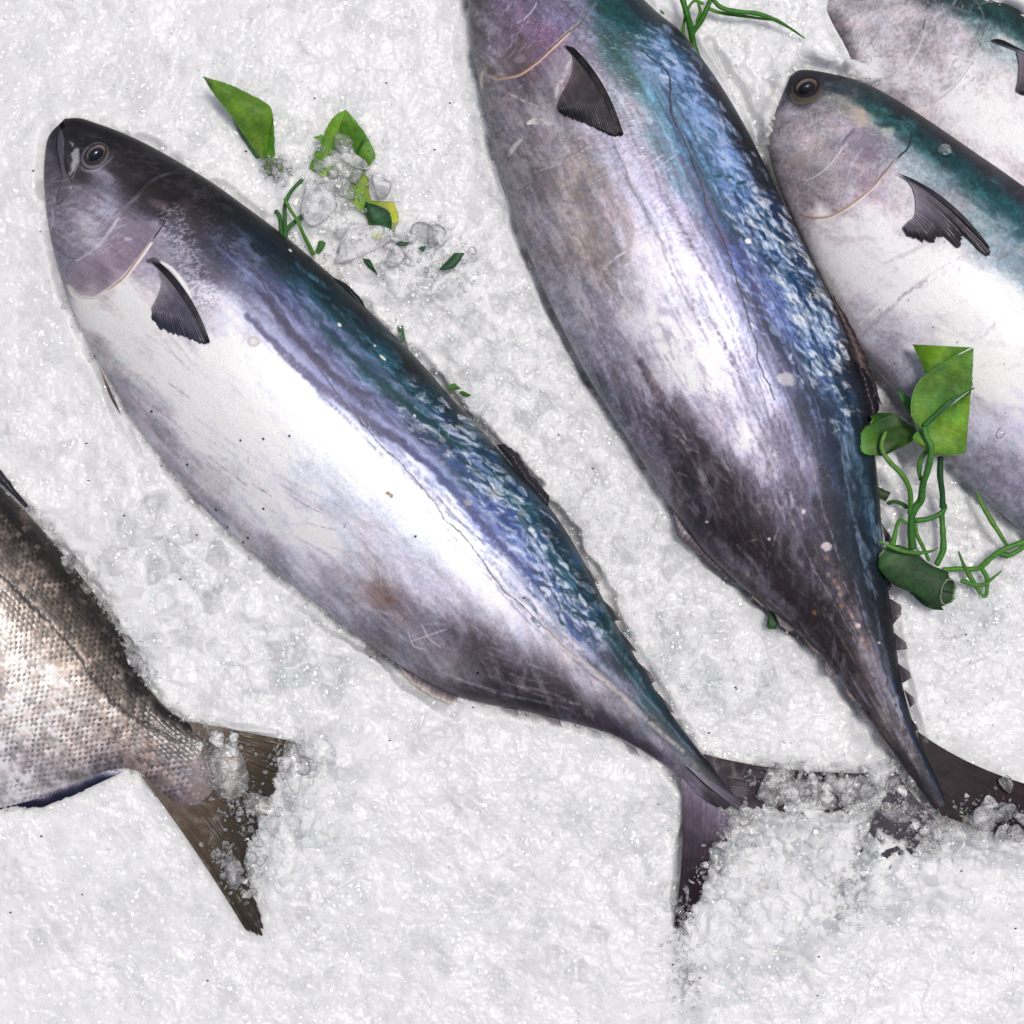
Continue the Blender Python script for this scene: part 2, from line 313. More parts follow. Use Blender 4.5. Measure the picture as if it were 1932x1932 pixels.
# ------------------------------------------------------------------ fish
SKIN_GAIN = 0.97
class Fish:
    def __init__(s, name, label, group, pairs, zc, k, nu=1000, nv=340, p=0.9, material=None, cat='fish', seed=0, hmul=None):
        s.streak = .14; s.sat = 1.0; s.grain = .0; s.name, s.zc, s.seed = name, zc, seed; s.mat = material or M_skin
        A = smooth_line([a for a, b in pairs], 14); B = smooth_line([b for a, b in pairs], 14)
        mid = (A + B) / 2; d = np.r_[0, np.cumsum(np.hypot(*np.diff(mid, axis=0).T) + 0.25 * np.hypot(*np.diff(A - B, axis=0).T))]
        t = np.linspace(0, d[-1], nu)
        s.A = np.stack([np.interp(t, d, A[:, i]) for i in (0, 1)], 1); s.B = np.stack([np.interp(t, d, B[:, i]) for i in (0, 1)], 1)
        s.L = d[-1]; s.nu, s.nv = nu, nv
        hw = np.hypot(*(s.A - s.B).T) / 2; s.hw = hw
        ker = np.hanning(61); ker /= ker.sum(); hs = np.convolve(np.pad(hw, 30, mode='edge'), ker, 'valid')
        hs = np.minimum(hs, hw * 1.4 + 1)
        h = hs * S * k
        if hmul is not None: h = h * np.interp(np.linspace(0, 1, nu), *hmul)
        nb = 24; th = np.r_[np.linspace(0, math.pi, nv), np.linspace(math.pi, 2 * math.pi, nb + 2)[1:-1]]
        s.ring = len(th); c = np.cos(th)[None]; sn = np.sin(th)[None]
        mid = (s.A + s.B) / 2; hv = (s.A - s.B) / 2
        x = mid[:, :1] + hv[:, :1] * c; y = mid[:, 1:] + hv[:, 1:] * c
        z = zc + h[:, None] * np.sign(sn) * np.abs(sn) ** p
        X, Y = PA(x, y, zc)
        s.X, s.Y, s.Z = X, Y, z
        f = S * (1 - z / H); s.xd = X / f + 966; s.yd = 966 - Y / f
        s.u = np.repeat(np.linspace(0, 1, nu)[:, None], s.ring, 1); s.v = np.repeat((1 - c) / 2, nu, 0)
        s.outline = np.r_[s.A[::8], s.B[::-8]]
        cxy = mid[nu // 2]; s.root = root(name, P(cxy[0], cxy[1], 0), label, cat, group)
        s.paint = Paint(s.xd.ravel(), s.yd.ravel(), seed=seed)
    def base(s, pts, warp=14, along=0.45, power=3.2, fine=0.05):
        """blend skin colours, painted highlights included, between sampled places; pts = [(x, y, '#hex')]"""
        su, sv = 10, 6
        gx = s.xd[::su, :s.nv:sv]; gy = s.yd[::su, :s.nv:sv]; gu = s.u[::su, :s.nv:sv] * s.L; gv = s.v[::su, :s.nv:sv]
        W = s.hw[::su][:, None] * 2 * np.ones_like(gu)
        acc = np.zeros(gx.shape + (3,)); ws = np.zeros(gx.shape)
        for x, y, c in pts:
            q = np.argmin((gx - x) ** 2 + (gy - y) ** 2); i, j = np.unravel_index(q, gx.shape)
            d2 = ((gu - gu[i, j]) * along) ** 2 + ((gv - gv[i, j]) * np.maximum(W, 60)) ** 2 + 30
            w_ = d2 ** (-power / 2 * 1.0); acc += w_[..., None] * hx(c); ws += w_
        T = acc / ws[..., None]
        # warped lookup
        x, y = s.xd, s.yd
        uu = s.u * s.L; vv = s.v * s.hw[:, None] * 2
        wu = fbm(uu * 0.35, vv, warp * 2.2, 4, s.seed + 11, 0.62) * warp * 2.0
        wv = fbm(uu * 0.35, vv, warp * 2.2, 4, s.seed + 21, 0.62) * warp * 0.8
        fu = np.clip((s.u + wu / s.L) * (s.nu - 1) / su, 0, T.shape[0] - 1.001)
        vq = np.clip(s.v + wv / np.maximum(s.hw[:, None] * 2, 60), 0, 1)
        vt = np.arccos(np.clip(1 - 2 * vq, -1, 1)) / math.pi * (s.nv - 1) / sv
        fv = np.clip(vt, 0, T.shape[1] - 1.001)
        i = fu.astype(int); j = fv.astype(int); a = (fu - i)[..., None]; b = (fv - j)[..., None]
        C = (T[i, j] * (1 - a) + T[i + 1, j] * a) * (1 - b) + (T[i, j + 1] * (1 - a) + T[i + 1, j + 1] * a) * b
        # mottling
        m = fbm(uu * 0.5, vv, 26, 5, s.seed + 3, 0.65)[..., None]; C = C * (1 + fine * 2.4 * m)
        m2 = fbm(x, y, 6, 4, s.seed + 4, 0.8)[..., None]; lum = C.mean(-1, keepdims=True)
        C = C * (1 + fine * (1.0 + 2.6 * (1 - lum)) * m2)
        h = fbm(uu * .6, vv, 18, 4, s.seed + 14, 0.7)[..., None]; C = C * (1 + h * fine * (1.5 - 1.2 * lum) * np.array([1.0, -.25, -1.0]))
        st = fbm(uu * 0.07, vv, 9, 4, s.seed + 17, .7)[..., None]; st2 = fbm(uu * 0.16, vv, 24, 4, s.seed + 18, .65)[..., None]
        C = C * (1 + s.streak * (1.25 - lum) * (st + .8 * st2))
        if s.grain:
            g1 = fbm(uu * .8, vv, 15, 5, s.seed + 31, .8)[..., None]; g2 = fbm(uu, vv, 4.5, 2, s.seed + 32, .8)[..., None]
            C = C * (1 + s.grain * (1.3 - lum) * (1.5 * g1 + .8 * g2))
        L0 = C.mean(-1, keepdims=True); C = L0 + (C - L0) * s.sat
        C = np.clip(C, 0, 1); C = C * (0.56 + 0.53 * sstep(.16, .82, C.mean(-1, keepdims=True)))
        s.paint.rel += (0.00007 * fbm(x, y, 6, 3, s.seed + 15, .7) + 0.00025 * fbm(uu * .4, vv, 40, 3, s.seed + 16)).ravel()
        s.paint.col = np.clip(C, 0.02, 1).reshape(-1, 3)
    def weave(s, amp=0.05, per=3.2, rel=0.00002):
        uu = (s.u * s.L).ravel(); vv = (s.v * s.hw[:, None] * 2).ravel()
        wv = np.sin(uu / per * 2 * np.pi + 1.5 * np.sin(vv / per * np.pi)) * np.sin(vv / per * 2 * np.pi)
        wv *= 0.4 + 0.6 * sstep(-.3, .5, fbm(uu, vv, 40, 3, s.seed + 8))
        s.paint.col *= (1 + amp * wv)[:, None]; s.paint.rel += rel * wv
    def surf(s, x, y):
        T = (s.xd[:, :s.nv] - x) ** 2 + (s.yd[:, :s.nv] - y) ** 2
        i = np.unravel_index(np.argmin(T), T.shape); return float(s.Z[i] + s.paint.rel.reshape(s.xd.shape)[i])
    def build(s):
        top = np.maximum(np.sin(np.r_[np.linspace(0, math.pi, s.nv), np.zeros(s.ring - s.nv)]), 0)[None] ** 0.5
        z = s.Z + s.paint.rel.reshape(s.Z.shape) * top
        V = np.stack([s.X, s.Y, z], -1).reshape(-1, 3)
        col = lin(s.paint.col) * SKIN_GAIN
        me = mesh_np('body', V, grid_faces(s.nu, s.ring, True), np.clip(col, 0, 0.8), {'shine': np.clip(s.paint.shine, 0, 1)})
        return link('body', me, s.mat, s.root)

def fin(parent, name, rootl, tipl, z, cols, nr=60, nt=24, rays=22, jag=4.0, bulge=0.002, material=None, thick=0.0006, raydark=0.35, seed=1, z_tip=None, label=None, shine=0.5, k=8, curve=(0, 0)):
    """membrane of rays running from the root line to the tip line; cols = [root, mid, tip] hex"""
    a = resample(smooth_line(rootl, k), nr * 1); b = resample(smooth_line(tipl, k), nr)
    rng = np.random.RandomState(seed); ray = np.linspace(0, rays, nr)
    jn = vnoise(ray * 1.0, ray * 0 + seed, seed + 50) - 0.3 + 0.5 * (rng.rand(nr) - 0.5)
    t = np.linspace(0, 1, nt)[None, :]
    d = b - a; ln = np.hypot(*d.T)[:, None] + 1e-6; d = d / ln
    L = ln + jag * jn[:, None]
    x = a[:, :1] + d[:, :1] * L * t; y = a[:, 1:] + d[:, 1:] * L * t
    cv = (curve[0] + (curve[1] - curve[0]) * np.linspace(0, 1, nr))[:, None] * 4 * t * (1 - t) * (1 - .25 * t)
    x = x + d[:, 1:] * cv; y = y - d[:, :1] * cv
    z0 = np.asarray(z(a[:, 0], a[:, 1]) if callable(z) else np.full(nr, z)).reshape(-1, 1)
    z1 = z0 if z_tip is None else np.asarray(z_tip(x[:, -1], y[:, -1]) if callable(z_tip) else np.full(nr, z_tip)).reshape(-1, 1)
    rr = np.cos(ray * 2 * np.pi)[:, None]
    zz = z0 * (1 - t) + z1 * t + bulge * np.sin(np.pi * np.clip(t * 0.9 + 0.1, 0, 1)) + 0.00008 * rr + 0.0006 * fbm(x, y, 30, 2, seed + 9)
    X, Y = PA(x, y, zz)
    c = np.array([hx(q) for q in cols]); tt = np.repeat(t, nr, 0) + 0.08 * fbm(x, y, 20, 3, seed)
    cc = np.stack([np.interp(tt, np.linspace(0, 1, len(c)), c[:, i]) for i in range(3)], -1)
    cc = cc * (1 + raydark * (0.5 * rr + 0.5 * (vnoise(ray * 3, ray * 0, seed + 3)[:, None] - 0.5)))[..., None]
    cc = cc * (1 + 0.15 * fbm(x, y, 8, 3, seed))[..., None]
    V = np.stack([X, Y, zz], -1).reshape(-1, 3)
    F = grid_faces(nr, nt); n = len(V)
    # real thickness: a second skin underneath joined along the rim
    V2 = V.copy(); V2[:, 2] -= thick
    g = np.arange(n).reshape(nr, nt); rim = np.r_[g[:, 0], g[-1, 1:], g[::-1, -1][1:], g[0, ::-1][1:]]
    Rf = np.stack([rim[:-1], rim[1:], rim[1:] + n, rim[:-1] + n], -1)
    Fa = np.r_[F, F[:, ::-1] + n, Rf]; col = lin(cc.reshape(-1, 3)) * SKIN_GAIN
    me = mesh_np(name, np.r_[V, V2], Fa, np.clip(np.r_[col, col], 0.002, 0.85), {'shine': np.full(2 * n, shine)})
    o = link(name, me, material or M_fin, parent)
    if label: o['label'] = label
    return o
def dome(parent, name, cx, cy_, rx, ry, ang, z, h, m, ring_col=None, nr=14, na=40):
    r = np.sin(np.linspace(0, math.pi / 2, nr))[:, None]; th = np.linspace(0, 2 * np.pi, na, endpoint=False)[None]
    e = np.cos(th) * rx * r; f = np.sin(th) * ry * r; ca, sa = math.cos(math.radians(ang)), math.sin(math.radians(ang))
    x = cx + e * ca - f * sa; y = cy_ + e * sa + f * ca; zz = z + h * np.sqrt(np.clip(1 - r ** 2, 0, 1)) + 0 * th
    X, Y = PA(x, y, z); V = np.stack([X, Y, zz], -1).reshape(-1, 3)
    return link(name, mesh_np(name, V, grid_faces(nr, na, True)[:, ::-1]), m, parent)

def eye(f, cx, cy_, rx, ry, ang, m_iris, lift=0.0012):
    z = f.surf(cx, cy_)
    e = dome(f.root, 'eye', cx, cy_, rx, ry, ang, z - 0.0012, 0.0032 + lift, m_iris)
    p = dome(None, 'pupil', cx - 0.5, cy_ + .5, rx * 0.84, ry * 0.84, ang, z + 0.0006, 0.0030 + lift, M_pupil)
    p.parent = e
    return e
def finlets(f, spots, cols=('#4a4450', '#3a3840', '#6a6260'), zoff=0.0):
    for i, (a, b, tip) in enumerate(spots):
        a, b, tip = map(np.array, (a, b, tip)); tip = tip + (tip - (a + b) / 2) * .3
        t2 = tip + (b - a) * 0.10; t1 = tip - (b - a) * 0.22
        fin(f.root, 'finlet', [a, (a + b) / 2, b], [t1, (t1 + t2) / 2, t2], f.zc + 0.001 + zoff, cols, nr=16, nt=8, rays=7, jag=3, bulge=0.0008, seed=i + 3, z_tip=f.zc + 0.002 + zoff, thick=0.0005)

TUNA = 'whole tuna laid on the ice'
# ---- fish 1
f1 = Fish('tuna', 'whole tuna with black forehead and bright white belly, in view from snout to tail', TUNA,
 [((122,224),(119,228)),((150,223),(92,258)),((180,232),(84,305)),((222,247),(84,355)),((275,271),(91,420)),((333,303),(106,490)),((398,343),(128,560)),
  ((457,385),(150,612)),((520,432),(177,667)),((590,489),(211,722)),((655,546),(262,808)),((723,612),(328,890)),((789,679),(397,970)),((851,750),(477,1042)),
  ((916,820),(563,1112)),((980,895),(651,1181)),((1037,957),(735,1242)),((1085,1030),(815,1292)),((1125,1105),(890,1322)),((1165,1182),(985,1341)),
  ((1205,1250),(1080,1364)),((1243,1312),(1160,1388)),((1280,1365),(1218,1420)),((1318,1415),(1266,1453)),((1348,1450),(1296,1487)),((1372,1482),(1330,1512)),((1392,1505),(1368,1528))],
 0.006, 0.44, 1250, 380, seed=100)
f1.sat = 1.06; f1.streak = .20; f1.grain = .08; f1.base([(140,232,'#2b292f'),(112,258,'#45434d'),(94,320,'#706d79'),(92,385,'#84808e'),(112,420,'#8f8a98'),(125,300,'#4c4a55'),(150,260,'#2d2b31'),(150,330,'#55525c'),(215,262,'#2a282e'),
 (265,290,'#2a272b'),(240,330,'#3b3741'),(200,345,'#8b889a'),(158,375,'#8d8593'),(170,420,'#b2acb8'),(212,392,'#a39fb2'),(140,470,'#9b96a5'),(185,460,'#b7b1bf'),(118,500,'#8e8b9a'),
 (150,540,'#8c7e8a'),(190,515,'#897b89'),(225,478,'#968899'),(250,430,'#8a8295'),(275,400,'#5f5870'),(262,345,'#453f4a'),(285,360,'#241e23'),(320,365,'#1b1719'),(300,395,'#41383c'),(350,345,'#26262a'),
 (400,378,'#2f3136'),(330,430,'#716c84'),(300,440,'#aaa6b9'),(370,440,'#3f3a48'),(345,480,'#9795a5'),(375,500,'#67637a'),(405,465,'#474766'),(170,590,'#ece9e6'),(230,555,'#ebe8e4'),
 (200,625,'#dcdad7'),(185,650,'#b5afaf'),(262,585,'#e3e0dc'),(300,565,'#c9c3c8'),(160,570,'#e4dfda'),
 (460,402,'#2c3035'),(540,462,'#373b3f'),(600,517,'#30363a'),(680,600,'#363c40'),(760,690,'#383f44'),(850,782,'#363f47'),(950,892,'#36404d'),(1040,1002,'#354456'),(1110,1120,'#31424c'),(1190,1260,'#36464c'),(1260,1370,'#39444c'),(1330,1442,'#363b43'),
 (500,470,'#2a4252'),(580,545,'#306274'),(620,560,'#2c4b55'),(660,610,'#2a5c64'),(720,680,'#2f6678'),(760,740,'#2c5f60'),(800,762,'#2f5a5a'),(860,830,'#376074'),(930,900,'#3a6c84'),(990,962,'#386680'),(1040,1040,'#346676'),(1080,1092,'#2d6467'),(1130,1172,'#28595a'),(1180,1262,'#265153'),(1230,1332,'#2c5a66'),(1280,1388,'#374e5e'),
 (430,480,'#484c74'),(470,520,'#8086aa'),(530,560,'#656d98'),(500,600,'#9a9ab6'),(560,620,'#8488b0'),(600,652,'#5e608a'),(640,640,'#547090'),(640,720,'#8a8eb8'),(690,762,'#686ea0'),(700,705,'#44758c'),(740,790,'#777ca8'),(800,832,'#575e8c'),(830,870,'#8993be'),(870,910,'#5276a4'),(900,960,'#a7b4da'),(940,982,'#5068b2'),(960,1010,'#7c8ac4'),(1000,1030,'#bfcbe8'),(1020,1072,'#535c90'),(1060,1120,'#a8adce'),(1090,1162,'#646892'),(1120,1200,'#a3a2be'),(1150,1242,'#626680'),(1190,1300,'#7c7b91'),
 (400,560,'#cac7d0'),(450,610,'#d0cfda'),(430,680,'#eaeef7'),(520,690,'#dde0f0'),(560,760,'#f5f7fd'),(640,820,'#fafbff'),(720,880,'#fafbff'),(800,960,'#fafbff'),(870,1030,'#f6f7fd'),(780,862,'#cdd0e4'),(850,940,'#d5d7ea'),(930,1040,'#dddeee'),(930,1110,'#e0e0ea'),(1000,1160,'#d2cfdd'),(1060,1212,'#cbc2c9'),(1120,1282,'#b2abb5'),(1180,1340,'#9b95a1'),(1240,1400,'#888491'),  # flank whites carry the bright highlight band in the colour
 (250,680,'#d4d2d1'),(330,700,'#e4e4e4'),(230,730,'#a49ea8'),(300,800,'#b4b0ba'),(380,820,'#e0e0e4'),(460,800,'#eaecf2'),(330,890,'#a09aa8'),(400,900,'#c4c1c8'),(480,930,'#dadbe1'),(400,980,'#9b97a6'),(450,1010,'#b9b6c0'),(540,1000,'#cfced6'),(620,1020,'#dcdde7'),(520,1080,'#94909f'),(580,1080,'#bab7c2'),(680,1080,'#c4c0ca'),(600,1140,'#9d9aa8'),(660,1150,'#aaa7b4'),(720,1130,'#a08e92'),(800,1120,'#bcb9ca'),(730,1202,'#908c98'),(800,1180,'#8f8a98'),(860,1200,'#7f7787'),(850,1270,'#8c8890'),(930,1230,'#6c616f'),(900,1308,'#584f5c'),(980,1280,'#5a4e5c'),(1050,1310,'#534854'),(1000,1335,'#46404c'),(1120,1350,'#564c5c'),(1150,1378,'#4a4654'),(1220,1412,'#565060'),(1280,1460,'#77707e'),(1310,1490,'#8a8494'),(1350,1500,'#55505e')])
p = f1.paint
along = lambda f: fbm((f.u * f.L * 0.28).ravel(), (f.v * f.hw[:, None] * 2).ravel(), 16, 4, f.seed + 60, 0.6)
def shimmer(f, line, wd, c_hi, c_lo, a=0.8, sc_=18, seed=5, stretch=0.45, skew=0.0, thr=0.05):
    """broken bright and dark flecks of the iridescent back along a line"""
    pp = f.paint; ln = smooth_line(line, 8); i = pp._sel(ln, wd * 1.3)
    d, t, sg = pdist(pp.x[i], pp.y[i], ln); m = 1 - sstep(wd * 0.35, wd, d)
    uu = (f.u * f.L).ravel()[i]; vv = (f.v * f.hw[:, None] * 2).ravel()[i] + skew * uu
    n_ = fbm(uu * stretch, vv, sc_, 5, seed, 0.68); hi = sstep(thr - .08, thr + 0.38, n_); lo = sstep(thr - 0.02, thr + 0.45, -n_)
    pp.mix(i, m * hi * a, hx(c_hi)); pp.mix(i, m * lo * a, hx(c_lo)); pp.shine[i] += 0.3 * m * hi
def dashes(f, line, wd, cols, n_, ang, ln_=(8, 20), w_=(2, 5), a=.6, seed=1):
    pp = f.paint; L = resample(smooth_line(line, 8), 300); rg_ = np.random.RandomState(seed); T = np.gradient(L, axis=0); T /= np.hypot(*T.T)[:, None]
    for _ in range(n_):
        i = rg_.randint(300); o = rg_.randn() * wd * .5; c = L[i] + np.array([T[i, 1], -T[i, 0]]) * o
        th = math.atan2(T[i, 1], T[i, 0]) + math.radians(ang + rg_.randn() * 12); l_ = ln_[0] + (ln_[1] - ln_[0]) * rg_.rand()
        d_ = np.array([math.cos(th), math.sin(th)]) * l_ / 2; m_ = c + rg_.randn(2) * l_ * .08
        pp.stroke([c - d_, m_, c + d_], w_[0] + (w_[1] - w_[0]) * rg_.rand() ** 2, cols[rg_.randint(len(cols))], a * (.5 + .5 * rg_.rand()), soft=2.2, brk=.55, wob=2.5, k=5)
T3 = K(1100, 0, 1200); T1 = K(100, 700, 1200)
# iridescent back
shimmer(f1, [(430,450),(560,560),(700,690),(820,800)], 40, '#8f9cc8', '#2c3a58', 0.45, 22, 5)
shimmer(f1, [(780,760),(880,860),(960,960),(1040,1080),(1110,1190)], 62, '#dfe8fb', '#1e4a66', 0.8, 11, 7, 0.5, 0.45)
shimmer(f1, [(900,960),(980,1050),(1060,1140)], 34, '#c9d4f4', '#34509c', 0.6, 10, 9, 0.5, 0.45)
shimmer(f1, [(560,560),(700,680),(840,800),(960,920),(1100,1120),(1220,1310)], 26, '#3f7f90', '#1f3f4c', 0.5, 20, 11)
shimmer(f1, [(700,1130),(850,1200),(1000,1270),(1120,1340)], 60, '#b8b0bc', '#4a3f4c', 0.35, 26, 13, 0.4)
for pts, wd, c, a in ((R1((1130,1060),(1250,1200),(1450,1420),(1700,1700),(1932,1932)), 16, '#45426a', .5),
                      (R1((1050,1150),(1200,1340),(1420,1560),(1600,1760)), 18, '#5c5a80', .4),
                      (R1((1250,1120),(1500,1330),(1750,1560),(1932,1720)), 14, '#54608c', .4),
                      ([(590,690),(660,760),(740,850),(830,950)], 13, '#5a5a84', .4),
                      ([(800,830),(880,930),(960,1040),(1040,1130),(1130,1240)], 14, '#3f4672', .55),
                      ([(1130,1180),(1190,1270),(1250,1360),(1310,1430)], 12, '#1e4446', .6),
                      ([(520,500),(640,610),(760,740),(850,840)], 10, '#1f4e54', .45)):
    p.stroke(pts, wd, c, a, soft=9, brk=0.35, wob=5)
rs = np.random.RandomState(55)
for k_ in range(90):
    u0 = .2 + .6 * rs.rand(); v0 = .05 + .36 * rs.rand(); n_ = 5; vs = v0 + np.cumsum(rs.randn(n_)) * .008; us = u0 + np.linspace(0, .05 + .14 * rs.rand(), n_)
    pts = [f1.A[min(1249, int(u_ * 1249))] * (1 - v_) + f1.B[min(1249, int(u_ * 1249))] * v_ for u_, v_ in zip(us, vs)]
    p.stroke(pts, 1.8 + 4 * rs.rand(), ['#20283c', '#1a2f38', '#2e3050', '#9aa6cc'][rs.randint(4)] if v0 < .3 else ['#3a3c5c', '#b4b6d0', '#4a4a68'][rs.randint(3)], .38, soft=3, brk=.35, wob=3, k=5)
dashes(f1, [(800,770),(880,850),(960,950),(1030,1060),(1100,1180)], 46, ['#f4f8ff', '#e4ecfb', '#1b4058', '#173a4a', '#2a4a8c', '#c4d2f0'], 230, -14, (14, 48), (3, 10), .75, 21)
dashes(f1, [(880,930),(960,1020),(1050,1130)], 34, ['#dfe6fa', '#34509c', '#2c3f84', '#8e9cd0'], 80, -12, (14, 40), (3, 8), .65, 22)
dashes(f1, [(540,560),(640,670),(760,800)], 46, ['#a9b4de', '#3c3f66', '#4c5486', '#8f98c6'], 90, -4, (20, 60), (3, 8), .45, 23)
dashes(f1, [(560,520),(680,630),(800,750)], 30, ['#4f8c9c', '#16303a', '#2a5a78'], 80, -4, (20, 60), (3, 8), .5, 24)
for pts, wd, c, a in ((T1((870,30),(940,120),(1010,210),(1100,300),(1200,400),(1330,470)), 12, '#3c3854', .88), (T1((830,140),(930,240),(1060,370),(1200,480),(1330,570),(1450,650),(1560,740)), 13, '#4f4c70', .88), (T1((1130,190),(1250,300),(1400,440),(1550,560),(1700,680)), 9, '#173e42', .88),
      (T1((1450,640),(1580,760),(1700,890),(1820,1030),(1932,1150)), 12, '#3c4272', .88), (T1((1290,560),(1380,610),(1470,660)), 14, '#454668', .88), (T1((1020,60),(1130,170),(1260,290),(1400,400)), 7, '#1c2c46', .5)):
    p.stroke(pts, wd, c, a, soft=6, brk=.75, wob=5)
    p.stroke([(x_ + 11, y_ - 9) for x_, y_ in pts], wd * .6, '#9aa2cc', .45, soft=6, brk=.5, wob=5)
# belly streaks
for k_ in range(70):
    rg = np.random.RandomState(900 + k_); u0 = rg.rand() * 0.55 + 0.25; v0 = 0.62 + 0.36 * rg.rand(); ii = int(u0 * 1249)
    A_, B_ = f1.A[ii], f1.B[ii]; q0 = A_ * (1 - v0) + B_ * v0; ii2 = min(1249, ii + 30 + rg.randint(70)); v1 = v0 - rg.rand() * .1
    q1 = f1.A[ii2] * (1 - v1) + f1.B[ii2] * v1; lt = rg.rand() < 0.5
    p.stroke([q0, (q0 + q1) / 2 + rg.randn(2) * 4, q1], 2 + rg.rand() * 3, '#eeedf0' if lt else '#7f7988', 0.22, soft=3, brk=0.3)
# pale arcs, scars
for pts in (Q5((700,1040),(760,990),(830,955)),Q5((440,560),(520,600),(560,700)),Q5((590,760),(620,850),(660,940)),R2((230,1310),(260,1380),(320,1400)),R2((245,1360),(330,1330),(420,1300)),R2((300,1280),(330,1340),(390,1390)),Q5((860,590),(930,640),(990,680)),Q5((1740,1400),(1800,1500),(1820,1600)),Q5((1780,1380),(1850,1480),(1880,1580))):
    p.stroke(pts, 2.2, '#dcd9de', .6, soft=1.5)
for pts, c in ((Q5((780,830),(900,920),(1010,1000)),'#8d8790'),(Q5((1035,985),(1090,1020),(1155,1065)),'#7a5c55'),(Q5((1230,1030),(1350,1110),(1520,1190)),'#a6a2ac'),(Q5((1270,1060),(1400,1140),(1500,1180)),'#a6a2ac'),
               (Q5((1370,1225),(1460,1250),(1560,1270)),'#9a8c92'),(Q5((1590,1260),(1610,1220)),'#6c4848'),(Q5((1050,800),(1015,830),(1018,860)),'#6b6068'),(Q5((520,370),(600,430),(660,470)),'#8f8c90'),(Q5((1780,1460),(1810,1560),(1800,1640)),'#8a7276')):
    p.stroke(pts, 1.8, c, .75, soft=1.0, brk=.2)
p.blob(722,1128,26,20,20,'#8a7468',.5,.6,.6); p.blob(735,1132,8,6,0,'#6c5040',.6,.5,.5)
for k_ in range(9): 
    a0 = k_ * 0.7; r_ = 16 + k_ * 3
    p.stroke([(722 + r_ * math.cos(a0 + q) * 1.1, 1128 + r_ * math.sin(a0 + q)) for q in (0, .4, .8, 1.2)], 1.8, '#8a7880', .4, soft=1)
p.blob(*Q5((1048,130))[0], 12, 10, 0, '#a8a49c', .7, .2, .1); p.blob(*Q5((1048,130))[0], 7, 6, 0, '#dcdad6', .8, .3, .1)
for q in Q5((1880,1060),(1860,1045)): p.blob(*q, 4, 4, 0, '#7a6350', .9, .3, .4)
for q, a_, b_ in ((Q5((1567,28))[0], 5, 2.6), (Q5((1830,228))[0], 8, 2.4), (Q5((1780,155))[0], 2.5, 1.5), (R1((1387,1022))[0], 4, 2), (R2((265,268))[0], 3, 2)):
    p.blob(*q, a_, b_, 40, '#f0ead8', 1, .25, .2, rel=.0004)
for q in R2((405,480),): p.blob(*q, 9, 4, -10, '#47525e', .8, .3, .2)
for q in R2((520,690),(640,640),(780,740),(400,385)): p.blob(*q, 8, 5, 30, '#b0a898', .6, .4, .5)
# lateral line
LL1 = R1((1130,1010),(1190,1110),(1240,1200),(1380,1410),(1470,1550),(1540,1650),(1640,1790),(1740,1900)) + R2((100,410),(150,455),(210,510),(290,600),(350,680),(410,770),(480,830),(540,900),(600,980),(650,1060),(700,1120),(760,1165),(850,1250),(960,1360),(1050,1440))
p.stroke(LL1, 2.0, '#4a4658', .9, soft=1.2, rel=-.00005, taper=False, wob=2.5, brk=0.85)
p.stroke(R2((850,1250),(1000,1400),(1200,1560),(1400,1750),(1560,1890)), 8, '#d4c8c6', .6, soft=5, brk=.4)
# small dots
rg = np.random.RandomState(4)
for q in Q5((1265,700),(968,727),(1106,718),(1107,1140),(820,1146),(890,1252),(1013,1316),(985,1343),(432,552),(647,874)) + R2((568,1512),(268,852),(790,1150)) + R1((1690,1328),(1318,968)):
    p.blob(*q, 2.4, 2.4, 0, '#15131a', 1, .25, .2)
# head: mouth, jaw, gill covers
p.step(Q1((1330,490),(1150,500),(1000,560),(880,680),(740,830),(690,930),(560,1080),(440,1160),(330,1130),(240,1030)), 0.0011, 14, 1)
p.step(Q1((1220,690),(1140,800),(1060,930),(980,1040),(880,1180),(780,1300),(660,1400),(560,1460),(440,1450),(370,1370),(345,1290)), 0.0014, 16, 1)
p.poly(Q1((420,1160),(560,1090),(700,960),(800,860),(900,880),(1010,900),(1040,950),(960,1060),(880,1180),(780,1300),(660,1400),(560,1450),(440,1440),(360,1350),(350,1250),(370,1190)), '#88788a', .55, 4, 5)
p.stroke(Q1((1240,500),(1100,520),(980,580),(880,690),(760,790)), 3, '#7f7a8c', .6, 3, brk=.3)
p.stroke(Q1((740,850),(690,930),(620,1020),(540,1100),(440,1165),(410,1170)), 3, '#cfcad4', .85, 1.5)
p.stroke(Q1((720,850),(660,920),(590,1000)), 2, '#6c6674', .4, 2)
p.stroke(Q1((410,1168),(330,1130),(260,1060),(230,990),(210,900)), 2, '#5f5c6a', .7, 1.5)
p.stroke(Q1((395,1170),(350,1230),(340,1300)), 2.2, '#6a6672', .6, 2)
p.stroke(Q1((1190,730),(1140,800),(1080,900),(1010,1000)), 2.4, '#2c1c26', .9, 1.2)
p.stroke(Q1((990,1040),(900,1160),(820,1260),(760,1330),(660,1400),(560,1460)), 7, '#ebe2da', .9, 3)
p.stroke(Q1((970,1040),(880,1170),(800,1280),(740,1340),(660,1398)), 2, '#9a7a74', .8, 1)
p.stroke(Q1((560,1470),(480,1475),(410,1440),(360,1370)), 9, '#f2eeea', .8, 5)
p.stroke(Q1((285,130),(270,200),(265,290),(280,400),(300,500),(310,560)), 3.2, '#262329', .85, 1.5, rel=-.0005)
p.stroke(Q1((325,140),(330,220),(322,300),(330,400),(350,520),(385,575)), 3.0, '#232026', .9, 1.5, rel=-.0005)
p.poly(Q1((300,170),(325,250),(325,400),(345,540),(380,580),(370,640),(320,720),(275,745),(270,690),(300,600),(305,500),(285,380),(275,260)), '#5c5a66', .75, 2, 2, rel=.0006)
